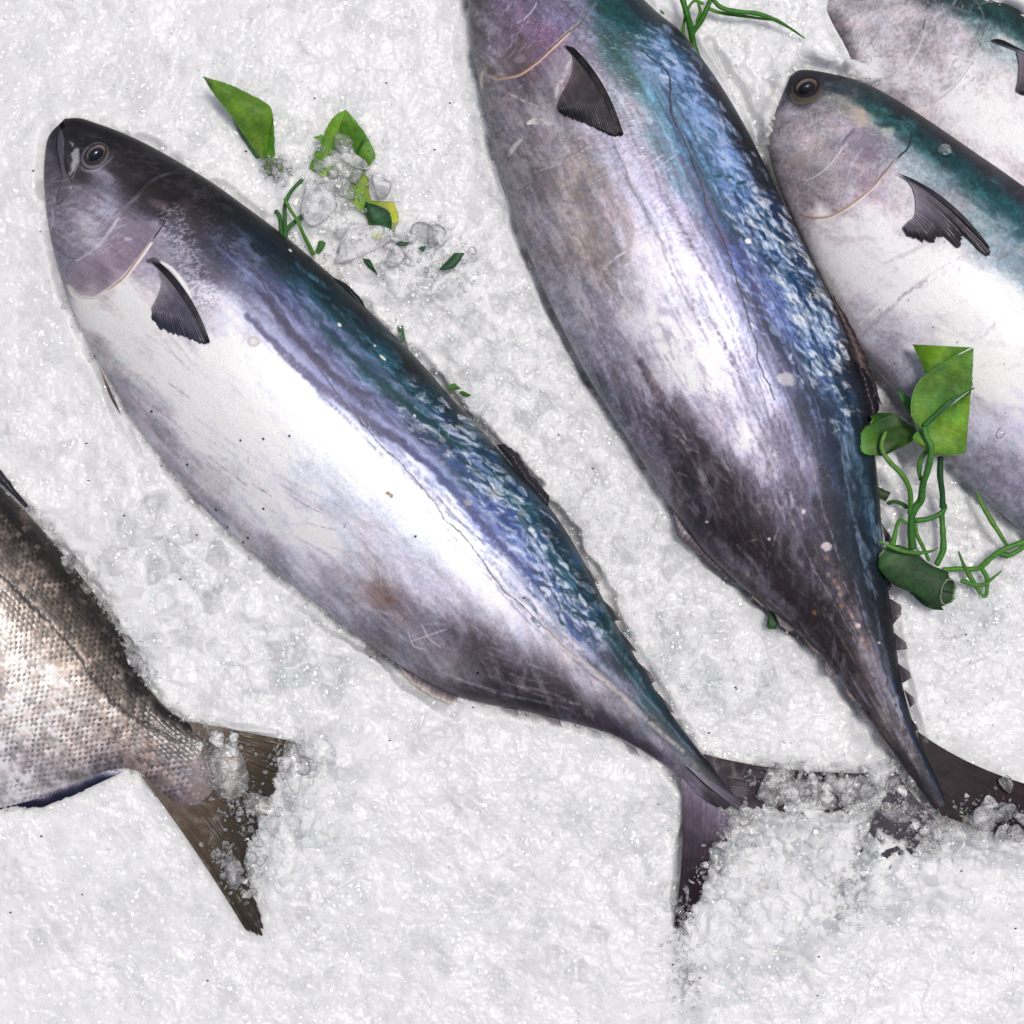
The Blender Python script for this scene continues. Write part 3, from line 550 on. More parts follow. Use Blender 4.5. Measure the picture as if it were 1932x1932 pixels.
p.stroke(Q1((300,610),(275,690),(278,745),(320,715),(370,640),(385,580)), 1.8, '#2f2d35', .75, 1)
p.stroke(Q1((240,300),(250,400),(290,520),(298,580)), 1.6, '#4a4650', .7, 1)
p.stroke(Q1((235,790),(240,860),(220,950)), 3, '#b8b4c2', .6, 3)
p.stroke(Q1((345,520),(380,560),(410,500),(440,440)), 1.6, '#8b8894', .6, 1)
p.poly(Q1((370,350),(440,320),(450,380),(430,450),(400,500),(360,520),(385,450)), '#b9b8c0', .8, 3, 6)
p.poly(Q1((370,270),(400,290),(390,310)), '#a9a8b0', .8, 2, 3)
p.blob(*Q1((560,370))[0], 31, 26, -35, '#1d1b20', .85, .15, .05, rel=.0002)
p.blob(*Q1((562,375))[0], 28.5, 22, -38, '#8d8c96', .75, .10, .03)
p.blob(*Q1((564,368))[0], 25, 18, -38, '#211f24', .95, .12, .03)
p.stroke(Q1((460,470),(480,490),(560,490),(640,440),(700,380)), 3, '#b0adb8', .5, 2)
p.poly(Q1((700,300),(900,310),(1100,400),(1250,500),(1100,520),(960,560),(880,560),(880,500),(760,440),(680,380)), '#221f23', .6, 6, 8)
p.poly(Q1((900,600),(1150,560),(1400,620),(1500,760),(1480,900),(1400,950),(1300,860),(1180,780),(1000,800),(900,700)), '#1d181b', .65, 10, 16)
p.blob(*Q1((1050,750))[0], 18, 9, 20, '#6c5a5c', .6, .5, .4)
p.blob(*Q1((1250,740))[0], 10, 8, 0, '#4a3040', .5, .5, .4)
for k_ in range(60):     # fine striations of the cheek and shoulder
    rg = np.random.RandomState(k_); x0, y0 = Q1((430 + rg.rand() * 300, 820 + rg.rand() * 330))[0]
    p.stroke([(x0, y0), (x0 + 9 + rg.rand() * 14, y0 - 6 - rg.rand() * 12)], 1.4, '#d6d1da' if rg.rand() < .6 else '#857d8c', .35, 1, rel=.00005)
shimmer(f1, Q1((1150,850),(1230,1050),(1300,1250),(1400,1450)), 42, '#d6d5e4', '#4a465c', .5, 5, 61, 1.2, .3, -.02)
shimmer(f1, Q1((1350,700),(1450,900),(1500,1100)), 30, '#5c5870', '#1f1c24', .5, 6, 62, 1.0, .3, 0)
shimmer(f1, Q1((300,700),(420,850),(500,1000)), 60, '#c9c4cf', '#75707e', .35, 10, 63, .6, .6, 0)
shimmer(f1, Q1((500,300),(800,400),(1200,560),(1500,760)), 40, '#4a4852', '#151316', .45, 9, 64, .6, .2, 0)
for q in Q1((805,1008),): p.blob(*q, 8, 4.5, 0, '#c9c3cc', .6, .3, .1, rel=.0006)
p.stroke(Q1((1062,1185),(1145,1240),(1225,1340),(1290,1450)), 6, '#f6f2f0', .9, 3)
p.stroke(Q1((960,1180),(1010,1170),(1050,1200)), 7, '#1d181d', .7, 4)
p.blob(*Q1((312,152))[0], 4, 7, 10, '#0c0a0e', 1, .3, .1, rel=-.002)
p.shine[:] = 0.5
i_ = np.nonzero(f1.u.ravel() < 0.235)[0]; p.shine[i_] *= 0.75
f1.weave(0.06, 3.0)
b1 = f1.build()
eye(f1, *Q1((568,362))[0], 20.5, 13.5, -38, M_iris)
zs = lambda f: (lambda xs, ys: np.array([f.surf(a, b) + 0.0012 for a, b in zip(xs[::4], ys[::4])]).repeat(4)[:len(xs)])
def zflat(f, pts, off=0.0012):
    z_ = np.mean([f.surf(*q) for q in pts]) + off; return z_
def zline(f, off=0.0014):
    def g(xs, ys):
        idx = np.linspace(0, len(xs) - 1, 7).astype(int); zz = [f.surf(xs[k_], ys[k_]) + off for k_ in idx]
        return np.interp(np.arange(len(xs)), idx, zz)
    return g
fin(f1.root, 'pectoral_fin', Q1((1010,1195),(1045,1260),(1060,1330),(1050,1400),(1020,1470),(985,1535)),
    Q1((1425,1795),(1370,1800),(1290,1765),(1205,1735),(1110,1705),(1040,1670),(985,1600)), zline(f1, .0012), ['#8d8792', '#4f4c5c', '#2a2a3a'], 150, 30, 26, 6, .0028, z_tip=zline(f1, .0022), seed=2, raydark=.45, curve=(9, 2))
fin(f1.root, 'pectoral_fin_edge', Q1((985,1180),(1060,1195)), Q1((1400,1780),(1434,1792)), zline(f1, .0020), ['#17141a', '#2a2833', '#17151c'], 20, 40, 3, 2, .0032, z_tip=zline(f1, .0028), seed=3, curve=(11, 14))
fin(f1.root, 'dorsal_fin', [(628,524),(650,545),(690,590),(715,620)], [(640,528),(664,546),(684,568),(692,590)], f1.zc + .004, ['#1b1a20', '#15141a', '#221f28'], 40, 8, 12, 3, .001, seed=5)
fin(f1.root, 'second_dorsal_fin', R2((660,410),(720,490),(800,600),(870,690),(905,735)), R2((700,405),(755,450),(820,550),(880,615),(915,655)), f1.zc + .003, ['#2e2a33', '#232129', '#3a3640'], 50, 14, 16, 4, .002, seed=6, raydark=.3, material=M_tail)
fin(f1.root, 'anal_fin', R2((140,1430),(230,1470),(330,1520),(420,1560),(500,1600)), R2((170,1455),(260,1560),(360,1625),(440,1660),(470,1635)), f1.zc + .001, ['#8f8488', '#3c3640', '#d8c8c0'], 60, 16, 14, 4, .0006, seed=7, raydark=.12)
fin(f1.root, 'pelvic_fin', Q5((118,270),(150,330),(190,430)), Q5((150,380),(190,480),(245,570)), f1.zc + .0012, ['#d8d0c6', '#5a4d4a', '#2e2629'], 30, 12, 8, 4, .0005, seed=8)
finlets(f1, [tuple(R2(*q)) for q in (((1060,960),(1110,1060),(1135,1060)),((1165,1150),(1225,1260),(1240,1235)),((1240,1290),(1310,1400),(1320,1390)),((1320,1440),(1400,1570),(1405,1530)),((1410,1580),(1480,1700),(1495,1680)),((1490,1720),(1560,1830),(1560,1800)))])
finlets(f1, [tuple(R2(*q)) for q in (((640,1640),(760,1685),(740,1705)),((840,1690),(960,1730),(950,1755)),((1040,1740),(1140,1770),(1150,1790)),((1160,1770),(1230,1810),(1250,1830)),((1250,1820),(1330,1870),(1330,1895)))], ('#8a8490', '#56505c', '#b0a8a4'))
# tail lobes
tz = lambda a_, b_: (lambda xs, ys: np.linspace(a_, b_, len(xs)))
fin(f1.root, 'tail_fin', Q2((335,165),(400,270),(455,360),(505,430)), Q2((1300,262),(1290,310),(1200,380),(1100,490)), .0075, ['#3a3038', '#2c2228', '#3c3238', '#54464e'], 120, 60, 46, 14, .001, seed=9, z_tip=tz(.004, -.004), shine=.7, raydark=.55, material=M_tail, curve=(-15, 0))
fin(f1.root, 'tail_fin', Q2((222,268),(310,370),(400,430),(500,490)), Q2((188,1010),(215,1030),(270,980),(345,860)), .0085, ['#7c7082', '#3f3442', '#271f28', '#211a1f'], 140, 70, 64, 16, .0012, seed=10, z_tip=tz(.003, -.002), shine=.7, raydark=.6, material=M_tail, curve=(11, 2))
fin(f1.root, 'tail_keel', [(1290,1440),(1330,1478)], [(1400,1512),(1392,1530)], .018, ['#9a96a4', '#6c6674', '#4a4450'], 12, 16, 3, 1, .001, seed=11, z_tip=.009)
print('fish1')

# ---- fish 2
f2 = Fish('tuna', 'mauve-flanked tuna with brown-black tail half, its head cut off by the top edge', TUNA,
 [((1000,-330),(980,-330)),((1040,-290),(930,-270)),((1090,-220),(900,-170)),((1140,-120),(884,-80)),((1190,-30),(884,0)),((1235,20),(889,70)),((1285,62),(899,130)),((1332,122),(914,200)),((1372,182),(934,280)),
  ((1411,250),(955,350)),((1451,330),(985,445)),((1491,410),(1020,530)),((1535,500),(1062,620)),((1574,580),(1110,712)),((1604,660),(1160,790)),((1629,742),(1215,875)),((1645,822),(1268,957)),((1655,900),(1318,1028)),
  ((1662,980),(1370,1080)),((1670,1060),(1430,1132)),((1678,1130),(1490,1180)),((1688,1200),(1545,1232)),((1700,1280),(1592,1292)),((1720,1356),(1640,1357)),((1742,1415),(1682,1415)),((1768,1470),(1722,1470)),((1785,1515),(1764,1528))],
 0.016, 0.46, 1300, 380, seed=200)
f2.sat = 1.0; f2.streak = .19; f2.grain = .13; f2.base([(900,20,'#77757f'),(920,60,'#8d8791'),(960,30,'#83738a'),(1010,20,'#766886'),(1060,30,'#867ca0'),(950,100,'#9f8f9f'),(1000,70,'#937c9a'),(985,108,'#7a6a74'),(1035,80,'#8f6f94'),(920,130,'#a09aa0'),(1100,20,'#8783a0'),(905,172,'#8a8489'),(1000,-100,'#756a80'),(1100,-80,'#35585e'),(950,-250,'#55505c'),
 (1150,20,'#27706f'),(1190,50,'#24666a'),(1225,0,'#26555c'),(1140,60,'#4f7b88'),(1170,100,'#337878'),(1200,130,'#588c92'),(1100,80,'#8f88a0'),(1110,150,'#a39aa8'),
 (1228,26,'#32434a'),(1290,90,'#303a48'),(1350,170,'#30333f'),(1400,262,'#2d2f3a'),(1450,356,'#2d2e38'),(1500,456,'#2f2e36'),(1550,560,'#302e36'),(1600,680,'#2f3037'),(1637,800,'#2b363d'),(1652,920,'#26363d'),(1663,1040,'#262f34'),(1678,1180,'#36363b'),(1699,1290,'#2b2c30'),(1740,1410,'#2b2c34'),
 (1250,80,'#5a789c'),(1220,130,'#7a92b8'),(1290,160,'#7c94cc'),(1330,220,'#88a4d8'),(1370,300,'#8ea8e0'),(1400,380,'#7498d4'),(1440,460,'#9cb8ea'),(1490,540,'#96b4ea'),(1520,620,'#5678c4'),(1550,700,'#8c9ecc'),(1590,780,'#4e6c90'),(1620,860,'#3e607a'),(1640,960,'#385c78'),(1560,620,'#a8c0e8'),(1480,620,'#6078c6'),
 (1240,200,'#6a9cb6'),(1260,270,'#669ab2'),(1290,340,'#588ca6'),(1320,310,'#487ca2'),(1350,400,'#4a74a0'),(1310,260,'#769cc8'),
 (1380,470,'#48558c'),(1420,540,'#545e98'),(1460,622,'#434a80'),(1500,700,'#4a527c'),(1540,770,'#384564'),(1570,850,'#384a66'),(1600,950,'#384c66'),(1620,1050,'#2c4356'),
 (1200,200,'#aaa5b5'),(1180,280,'#b5aec4'),(1230,330,'#b4adc8'),(1280,400,'#a7a0be'),(1320,470,'#b4b1ce'),(1350,550,'#c5c3e0'),(1380,620,'#cacce8'),(1420,680,'#b5b5d4'),(1450,740,'#c4c4dc'),(1480,820,'#8680a0'),(1520,880,'#8a85a6'),
 (930,240,'#8b858d'),(980,230,'#8a828e'),(1040,200,'#9a929c'),(960,300,'#938c94'),(1020,320,'#989096'),(1080,300,'#a39ba0'),(1100,350,'#a29a9e'),(1010,400,'#9b959e'),(1080,430,'#a8a1a4'),(1150,400,'#aa9fae'),(1060,500,'#a29aa2'),(1130,500,'#a29a9c'),(1080,580,'#a5a1ad'),(1140,600,'#9b98ad'),(1190,540,'#bdb8c6'),(1230,600,'#e2e0ec'),(1260,680,'#eaeaf6'),(1300,740,'#dfdcea'),(1340,700,'#e4e3f2'),(1220,470,'#cac5d4'),(1270,520,'#d9d7e8'),(1330,640,'#e6e6f6'),  # palest flank tones hold the painted highlight
 (1120,660,'#9894a5'),(1170,740,'#8d889b'),(1210,700,'#a6a1ad'),(1200,800,'#8b869a'),(1250,820,'#665c6c'),(1290,800,'#7b7180'),(1350,800,'#b4acc0'),(1400,820,'#cfc9da'),(1420,880,'#9991ab'),(1330,880,'#4a3d4b'),(1380,920,'#453745'),(1290,900,'#5b5462'),(1265,915,'#8a8593'),(1440,960,'#564b64'),(1500,960,'#685f7e'),(1560,960,'#4a4a62'),(1340,990,'#534c5a'),(1400,1020,'#3c3039'),(1460,1040,'#3a2f3b'),(1520,1060,'#50455c'),(1570,1080,'#42394c'),(1380,1062,'#686270'),(1440,1110,'#585462'),(1500,1140,'#463d46'),(1560,1160,'#3b3034'),(1610,1150,'#382d3c'),(1640,1130,'#293640'),(1540,1212,'#49424c'),(1600,1230,'#3b2c32'),(1640,1240,'#867c84'),(1615,1300,'#48404a'),(1660,1330,'#8a7f80'),(1660,1390,'#766862'),(1700,1370,'#5b565a'),(1710,1440,'#4b444c'),(1750,1490,'#3b3944')], fine=.07)
p = f2.paint
shimmer(f2, [(1220,70),(1300,170),(1370,290),(1430,420),(1480,520)], 46, '#c4d4f4', '#2c5270', 0.6, 9, 17, 0.6, 0.5)
shimmer(f2, [(1440,400),(1490,500),(1530,600),(1560,700),(1580,780)], 58, '#eef4ff', '#1c3f74', 0.8, 10, 19, 0.5, 0.55, -0.02)
shimmer(f2, [(1560,740),(1600,840),(1630,960),(1650,1080)], 48, '#8fa9c4', '#1c3242', 0.7, 22, 21, 0.25, 0.1)
shimmer(f2, [(1000,200),(1050,350),(1130,520),(1200,700)], 110, '#c9c2c8', '#766c76', 0.42, 34, 23, 0.5)
shimmer(f2, [(1200,560),(1300,720),(1400,820),(1480,920)], 90, '#f4f2fa', '#8c8296', 0.5, 26, 25, 0.4)
shimmer(f2, [(1290,860),(1400,980),(1520,1100),(1620,1230)], 100, '#8a8292', '#2e2228', 0.5, 26, 27, 0.35)
for pts, wd, c, a in (([(1255,170),(1290,290),(1330,390),(1400,510),(1470,640),(1520,740),(1570,880)], 13, '#33406c', .6),
                      ([(1210,330),(1280,420),(1350,520),(1430,620),(1500,730)], 15, '#7c78a0', .5),
                      ([(1180,250),(1250,360),(1310,470)], 13, '#857f98', .45),
                      ([(1550,760),(1590,880),(1620,1000),(1640,1120)], 14, '#16242e', .6),
                      ([(1500,760),(1550,880),(1590,1010),(1620,1130)], 12, '#20222e', .55),
                      ([(1600,800),(1632,920),(1652,1050)], 8, '#8fb0c8', .4),
                      ([(1430,940),(1480,1040),(1540,1140)], 10, '#30242c', .5),
                      ([(1350,940),(1420,1040),(1500,1130),(1570,1220)], 14, '#2c2026', .55),
                      ([(1340,1010),(1420,1090),(1500,1160)], 12, '#8f8a94', .45),
                      ([(1560,1250),(1620,1330),(1660,1400)], 10, '#a09aa4', .4),
                      (Q4((1290,880),(1380,1040),(1450,1200),(1500,1350),(1560,1500)), 13, '#a29aa0', .7),
                      (Q4((1030,220),(1080,420),(1150,600),(1240,760)), 9, '#9a8476', .5),
                      (Q4((1180,850),(1260,1020),(1350,1200)), 14, '#2a1c20', .6)):
    p.stroke(pts, wd, c, a, soft=9, brk=0.4, wob=6)
for k_ in range(130):
    rg = np.random.RandomState(1900 + k_); u0 = rg.rand() * 0.66 + 0.22; v0 = 0.35 + 0.6 * rg.rand(); ii = int(u0 * 1299)
    q0 = f2.A[ii] * (1 - v0) + f2.B[ii] * v0; ii2 = min(1299, ii + 20 + rg.randint(70)); v1 = v0 + (rg.rand() - .5) * .06
    q1 = f2.A[ii2] * (1 - v1) + f2.B[ii2] * v1; lt = rg.rand() < 0.5
    p.stroke([q0, (q0 + q1) / 2 + rg.randn(2) * 3, q1], 2 + rg.rand() * 3.5, '#dcd8e0' if lt else '#5f5664', 0.25, soft=3, brk=0.35)
for k_ in range(40):
    rg = np.random.RandomState(2900 + k_); x0, y0 = 1040 + rg.rand() * 110, 290 + rg.rand() * 220
    p.blob(x0, y0, 4 + rg.rand() * 10, 3 + rg.rand() * 5, rg.rand() * 180, '#857a72' if rg.rand() < .6 else '#c4b8a8', .35, .6, .6)
for pts, wd, c, a in ((T3((1000,560),(1080,760),(1180,920),(1290,1010),(1350,1080)), 12, '#24384c', .75), (T3((850,500),(960,640),(1060,760),(1100,880),(1180,1020)), 12, '#6a6286', .6), (T3((1200,1150),(1290,1260),(1370,1400),(1460,1520),(1540,1680),(1600,1850)), 12, '#232c48', .8),
      (T3((1290,1010),(1400,1100),(1480,1240),(1500,1340)), 13, '#1c3a62', .6), (T3((1050,880),(1200,1060),(1300,1200),(1380,1330)), 9, '#46446e', .65), (T3((1540,1420),(1620,1560),(1680,1720),(1710,1850)), 10, '#14222c', .7), (T3((1440,1400),(1540,1560),(1620,1740)), 9, '#1c2a44', .65),
      (T3((900,640),(1000,760),(1060,860)), 10, '#8c84a4', .5), (T3((640,700),(740,820),(760,960),(740,1080)), 16, '#857a78', .35), (T3((560,780),(600,900),(620,1030)), 16, '#8a7f78', .35), (T3((800,1450),(900,1620),(1040,1780),(1150,1932)), 18, '#3a2c38', .6)):
    p.stroke(pts, wd, c, a, soft=6, brk=.6, wob=6)
dashes(f2, T3((860,150),(1000,330),(1130,560),(1230,780)), 44, ['#dfe8fb', '#a9c4ee', '#24486c', '#2f5c78', '#8fb0e0'], 190, -14, (12, 36), (3, 8), .6, 31)
dashes(f2, T3((1240,780),(1340,960),(1430,1150),(1500,1330),(1560,1500)), 58, ['#f6faff', '#eef4ff', '#1a3a6c', '#1c4058', '#cfe0fb', '#16325c'], 270, -16, (14, 44), (3, 10), .8, 32)
dashes(f2, T3((1180,1000),(1290,1180),(1380,1330)), 36, ['#6a86d0', '#3a4c90', '#c4d0f4'], 80, -10, (14, 44), (3, 8), .6, 33)
dashes(f2, T3((600,1150),(750,1400),(950,1650),(1200,1850)), 130, ['#f0eef6', '#8a8496', '#544a58', '#dcd8e4'], 260, 6, (8, 30), (2, 5), .3, 34)
dashes(f2, [(1340,880),(1440,1000),(1560,1120),(1640,1240)], 110, ['#2a2028', '#7c7480', '#1f181e', '#9a929c', '#6c5a50'], 300, 6, (8, 34), (2, 5), .35, 35)
rs = np.random.RandomState(56)
for k_ in range(110):
    u0 = .28 + .6 * rs.rand(); v0 = .04 + .5 * rs.rand(); n_ = 5; vs = v0 + np.cumsum(rs.randn(n_)) * .008; us = u0 + np.linspace(0, .04 + .12 * rs.rand(), n_)
    pts = [f2.A[min(1299, int(u_ * 1299))] * (1 - v_) + f2.B[min(1299, int(u_ * 1299))] * v_ for u_, v_ in zip(us, vs)]
    p.stroke(pts, 1.8 + 4 * rs.rand(), (['#1c2a48', '#182f3c', '#a9bce0'] if v0 < .28 else ['#3a3448', '#c4c0d4', '#544c60'])[rs.randint(3)], .38, soft=3, brk=.35, wob=3, k=5)
rust = Q4((1040,400),(1080,440),(1110,520),(1120,590),(1180,650),(1220,720),(1240,800),(955,630),(550,400),(1030,300),(1100,480),(1270,830))
for k_, q in enumerate(rust): p.blob(*q, 5, 3.5, 60, '#b07a4a' if k_ % 2 else '#c9a88a', .55, .5, .6)
for q, r_ in zip(Q4((1222,712),(1030,230),(890,20),(680,185),(1350,815),(300,80)), (6, 10, 5, 3, 3, 3)): p.blob(*q, r_, r_ * .8, 0, '#d9cfd2', .85, .4, .5, rel=.0003)
p.blob(*R3((1578,1830))[0], 17, 14, 30, '#e6e2e0', .6, .3, .35, rel=.0002); p.blob(*R3((1392,1165))[0], 6, 5, 0, '#f6f6fc', 1, .3, .2)
# gashes
for pts, wd, c, a in ((Q6((550,745),(620,790),(720,830),(830,875)), 3, '#ccc4c6', .95),(Q6((705,995),(760,975),(830,985),(895,1000)), 11, '#e9e6e4', 1),(Q6((665,1110),(610,1170),(550,1250)), 9, '#dedbd9', .8),
    (R3((680,1310),(760,1240),(880,1175),(960,1140),(1050,1110)), 4, '#dcd6dc', .8),(R3((790,1290),(850,1250)), 6, '#ded8d8', .8),(R3((870,1360),(925,1320)), 5, '#ded8d8', .8),(R3((780,1370),(860,1310),(960,1280),(1090,1250)), 2.2, '#d2ccd4', .6),
    (R3((370,830),(480,790),(600,725),(690,675)), 2, '#d9d3da', .7),(R3((600,890),(700,830)), 3, '#d4cccc', .5),(R3((610,900),(690,860)), 2, '#d4cccc', .6),
    (R3((460,660),(445,700),(470,740),(468,670)), 2, '#6a5f60', .7),(R3((560,690),(580,680),(575,720)), 2, '#6a5f60', .7),(Q4((665,350),(690,250),(740,110)), 4, '#8c828c', .8),(Q4((540,200),(620,185)), 2, '#a79c9c', .6)):
    p.stroke(pts, wd, c, a, soft=1.3, brk=.12, rel=.0001)
for k_ in range(7):
    x0, y0 = R3((880 + 22 * k_, 770 + 30 * (k_ % 3)))[0]; p.stroke([(x0, y0), (x0 + 14, y0 - 9)], 1.6, '#dcd8e4', .6, 1)
# lateral line
LL2 = R3((875,240),(950,300),(1000,350),(1015,420),(1015,500),(1040,590),(1090,690),(1130,800),(1170,900),(1190,1000),(1240,1090),(1290,1200),(1330,1330),(1370,1450),(1400,1560),(1430,1650),(1445,1760),(1490,1850),(1520,1930))
LATE2 = lambda: p.stroke(LL2, 2.2, '#2c2d38', .92, soft=1.2, rel=-.00006, taper=False, wob=2.5, brk=.85)
LATE2()
for q in R3((1250,850),(1300,855),(1350,885),(1370,880)): p.blob(*q, 7, 3, 0, '#204a4a', .8, .4, .6)
# head
p.step(Q6((1240,40),(1180,110),(1130,190),(1010,280),(900,380),(800,480),(650,590),(500,640),(400,620)), 0.0016, 22, 1)
p.stroke(Q6((1260,20),(1200,90),(1130,180),(1100,210)), 6, '#6f7a86', .7, 3)
p.stroke(Q6((1120,170),(1060,230),(980,310),(900,390)), 4, '#c0b496', .6, 3)
p.stroke(Q6((1040,270),(960,350),(880,420),(780,510),(650,600),(540,630),(450,640),(400,600)), 3.4, '#d8b49c', .95, 1.5)
p.stroke(Q6((1030,262),(950,338),(870,408),(770,498),(640,586),(540,616),(460,622)), 1.6, '#7a5a58', .8, 1)
p.stroke(Q6((780,20),(740,90),(680,150),(620,190)), 2.2, '#d2cbd8', .8, 1)
p.stroke(Q6((345,575),(330,640),(340,700)), 5, '#d9cbb8', .8, 2)
p.blob(*Q6((625,450))[0], 32, 21, -30, '#665a60', .7, .35, .35); p.blob(*Q6((640,470))[0], 11, 9, 0, '#978c94', .7, .3, .4)
p.blob(*Q6((410,570))[0], 9, 8, 0, '#6c5c58', .7, .4, .4); p.blob(*Q6((800,400))[0], 30, 22, -35, '#8a6a80', .3, .6, .4)
for k_ in range(170):
    rg = np.random.RandomState(3900 + k_); x0, y0 = Q6((280 + rg.rand() * 850, rg.rand() * 470))[0]
    if x0 + y0 > 1175: continue
    L_ = 8 + rg.rand() * 18; an = math.radians(-60 + rg.randn() * 25)
    p.stroke([(x0, y0), (x0 + L_ * .5 * math.cos(an) + 2, y0 + L_ * .5 * math.sin(an)), (x0 + L_ * math.cos(an), y0 + L_ * math.sin(an))], 2, ['#c4bccb', '#5c5068', '#7a5a72', '#6a6690'][rg.randint(4)], .38, 1.5, rel=.00006)
p.poly(Q6((890,440),(960,400),(1060,440),(1060,560),(1000,640),(960,760),(900,720),(880,600)), '#a39ba3', .5, 5, 5)
p.stroke(Q6((1050,480),(1010,580),(960,680),(930,780)), 7, '#dcd4da', .7, 4, brk=.3)
for k_ in range(200):
    rg = np.random.RandomState(4900 + k_); x0, y0 = 1085 + rg.rand() * 130, 60 + rg.rand() * 240
    p.stroke([(x0, y0), (x0 + 4 + rg.rand() * 6, y0 + (rg.rand() - .4) * 8)], 1.8, '#cfc8d6' if rg.rand() < .5 else '#6a6078', .35, 1.2, rel=.0001)
p.stroke(Q6((1095,415),(1160,500),(1235,600)), 5, '#e6e0e0', .8, 2.5)
p.shine[:] = .5
f2.weave(0.07, 3.0)
b2 = f2.build()
fin(f2.root, 'pectoral_fin', Q6((1055,400),(1075,490),(1060,590),(1020,680),(970,770),(940,850)),
    Q6((1470,1085),(1400,1090),(1300,1050),(1200,1000),(1100,960),(1020,930),(955,890)), zline(f2, .0012), ['#5a5054', '#322f36', '#1c1b24'], 170, 30, 27, 5, .003, z_tip=zline(f2, .002), seed=12, raydark=.5, curve=(11, 2))
fin(f2.root, 'pectoral_fin_edge', Q6((1000,362),(1075,380)), Q6((1440,1075),(1480,1085)), zline(f2, .0020), ['#0f0e12', '#1b1a22', '#111016'], 20, 40, 3, 2, .0034, z_tip=zline(f2, .0028), seed=13, curve=(13, 15))
fin(f2.root, 'pelvic_fin', Q6((395,1060),(420,1180),(450,1300),(480,1400)), Q6((455,1330),(480,1420),(510,1520),(540,1600)), f2.zc - .001, ['#c9c0b6', '#6c5f58', '#2a2226'], 30, 12, 6, 3, .0003, seed=14)
fin(f2.root, 'dorsal_fin', [(1566,560),(1585,605),(1605,660),(1625,730)], [(1572,560),(1604,612),(1640,690),(1664,765)], f2.zc + .003, ['#2f2a30', '#5a4c46', '#241f28'], 60, 14, 12, 4, .002, seed=15, raydark=.3, material=M_tail)
fin(f2.root, 'dorsal_fin', [(1610,680),(1628,740),(1640,800)], [(1636,700),(1655,750),(1660,772)], f2.zc + .004, ['#221f2a', '#15141c', '#1a1824'], 40, 12, 10, 5, .002, seed=16, raydark=.3, material=M_tail)
fin(f2.root, 'anal_fin', Q4((100,20),(180,110),(290,220),(400,330),(520,440)), Q4((110,70),(125,150),(240,260),(330,340),(470,450)), f2.zc - .002, ['#8d8288', '#6a6068', '#443c44'], 60, 12, 18, 5, .0005, seed=17)
finlets(f2, [tuple(Q4(*q)) for q in (((1365,90),(1385,200),(1412,180)),((1395,370),(1405,500),(1418,460)),((1405,540),(1420,720),(1465,625)),((1425,740),(1450,860),(1498,830)),((1450,930),(1490,1060),(1522,1010)),((1500,1100),(1535,1210),(1552,1165)),((1540,1270),(1570,1350),(1578,1330)))])
finlets(f2, [tuple(Q4(*q)) for q in (((540,480),(680,600),(620,570)),((700,610),(860,740),(780,720)),((870,760),(1020,880),(960,860)),((1020,890),(1110,1010),(1045,990)),((1140,1040),(1250,1190),(1180,1140)),((1240,1200),(1350,1340),(1265,1270)),((1340,1340),(1430,1480),(1375,1425)))], ('#6a606a', '#4c444a', '#8a7a78'))
fin(f2.root, 'tail_fin', Q2((1398,50),(1440,200),(1480,350),(1520,470)), Q2((2350,400),(2280,500),(2150,590),(2000,640)), .0125, ['#2f2a2c', '#2c2226', '#3a2c30'], 120, 60, 50, 12, .001, seed=18, z_tip=tz(.005, -.006), shine=.7, raydark=.6, material=M_tail, curve=(-28, 0))
fin(f2.root, 'tail_fin', Q2((1290,250),(1350,330),(1420,420),(1490,490)), Q2((880,1195),(940,1190),(1010,1130),(1100,1080)), .0115, ['#55505a', '#3a363e', '#1f1c22'], 120, 60, 50, 14, .001, seed=19, z_tip=-.008, shine=.7, raydark=.4, material=M_tail)
print('fish2')

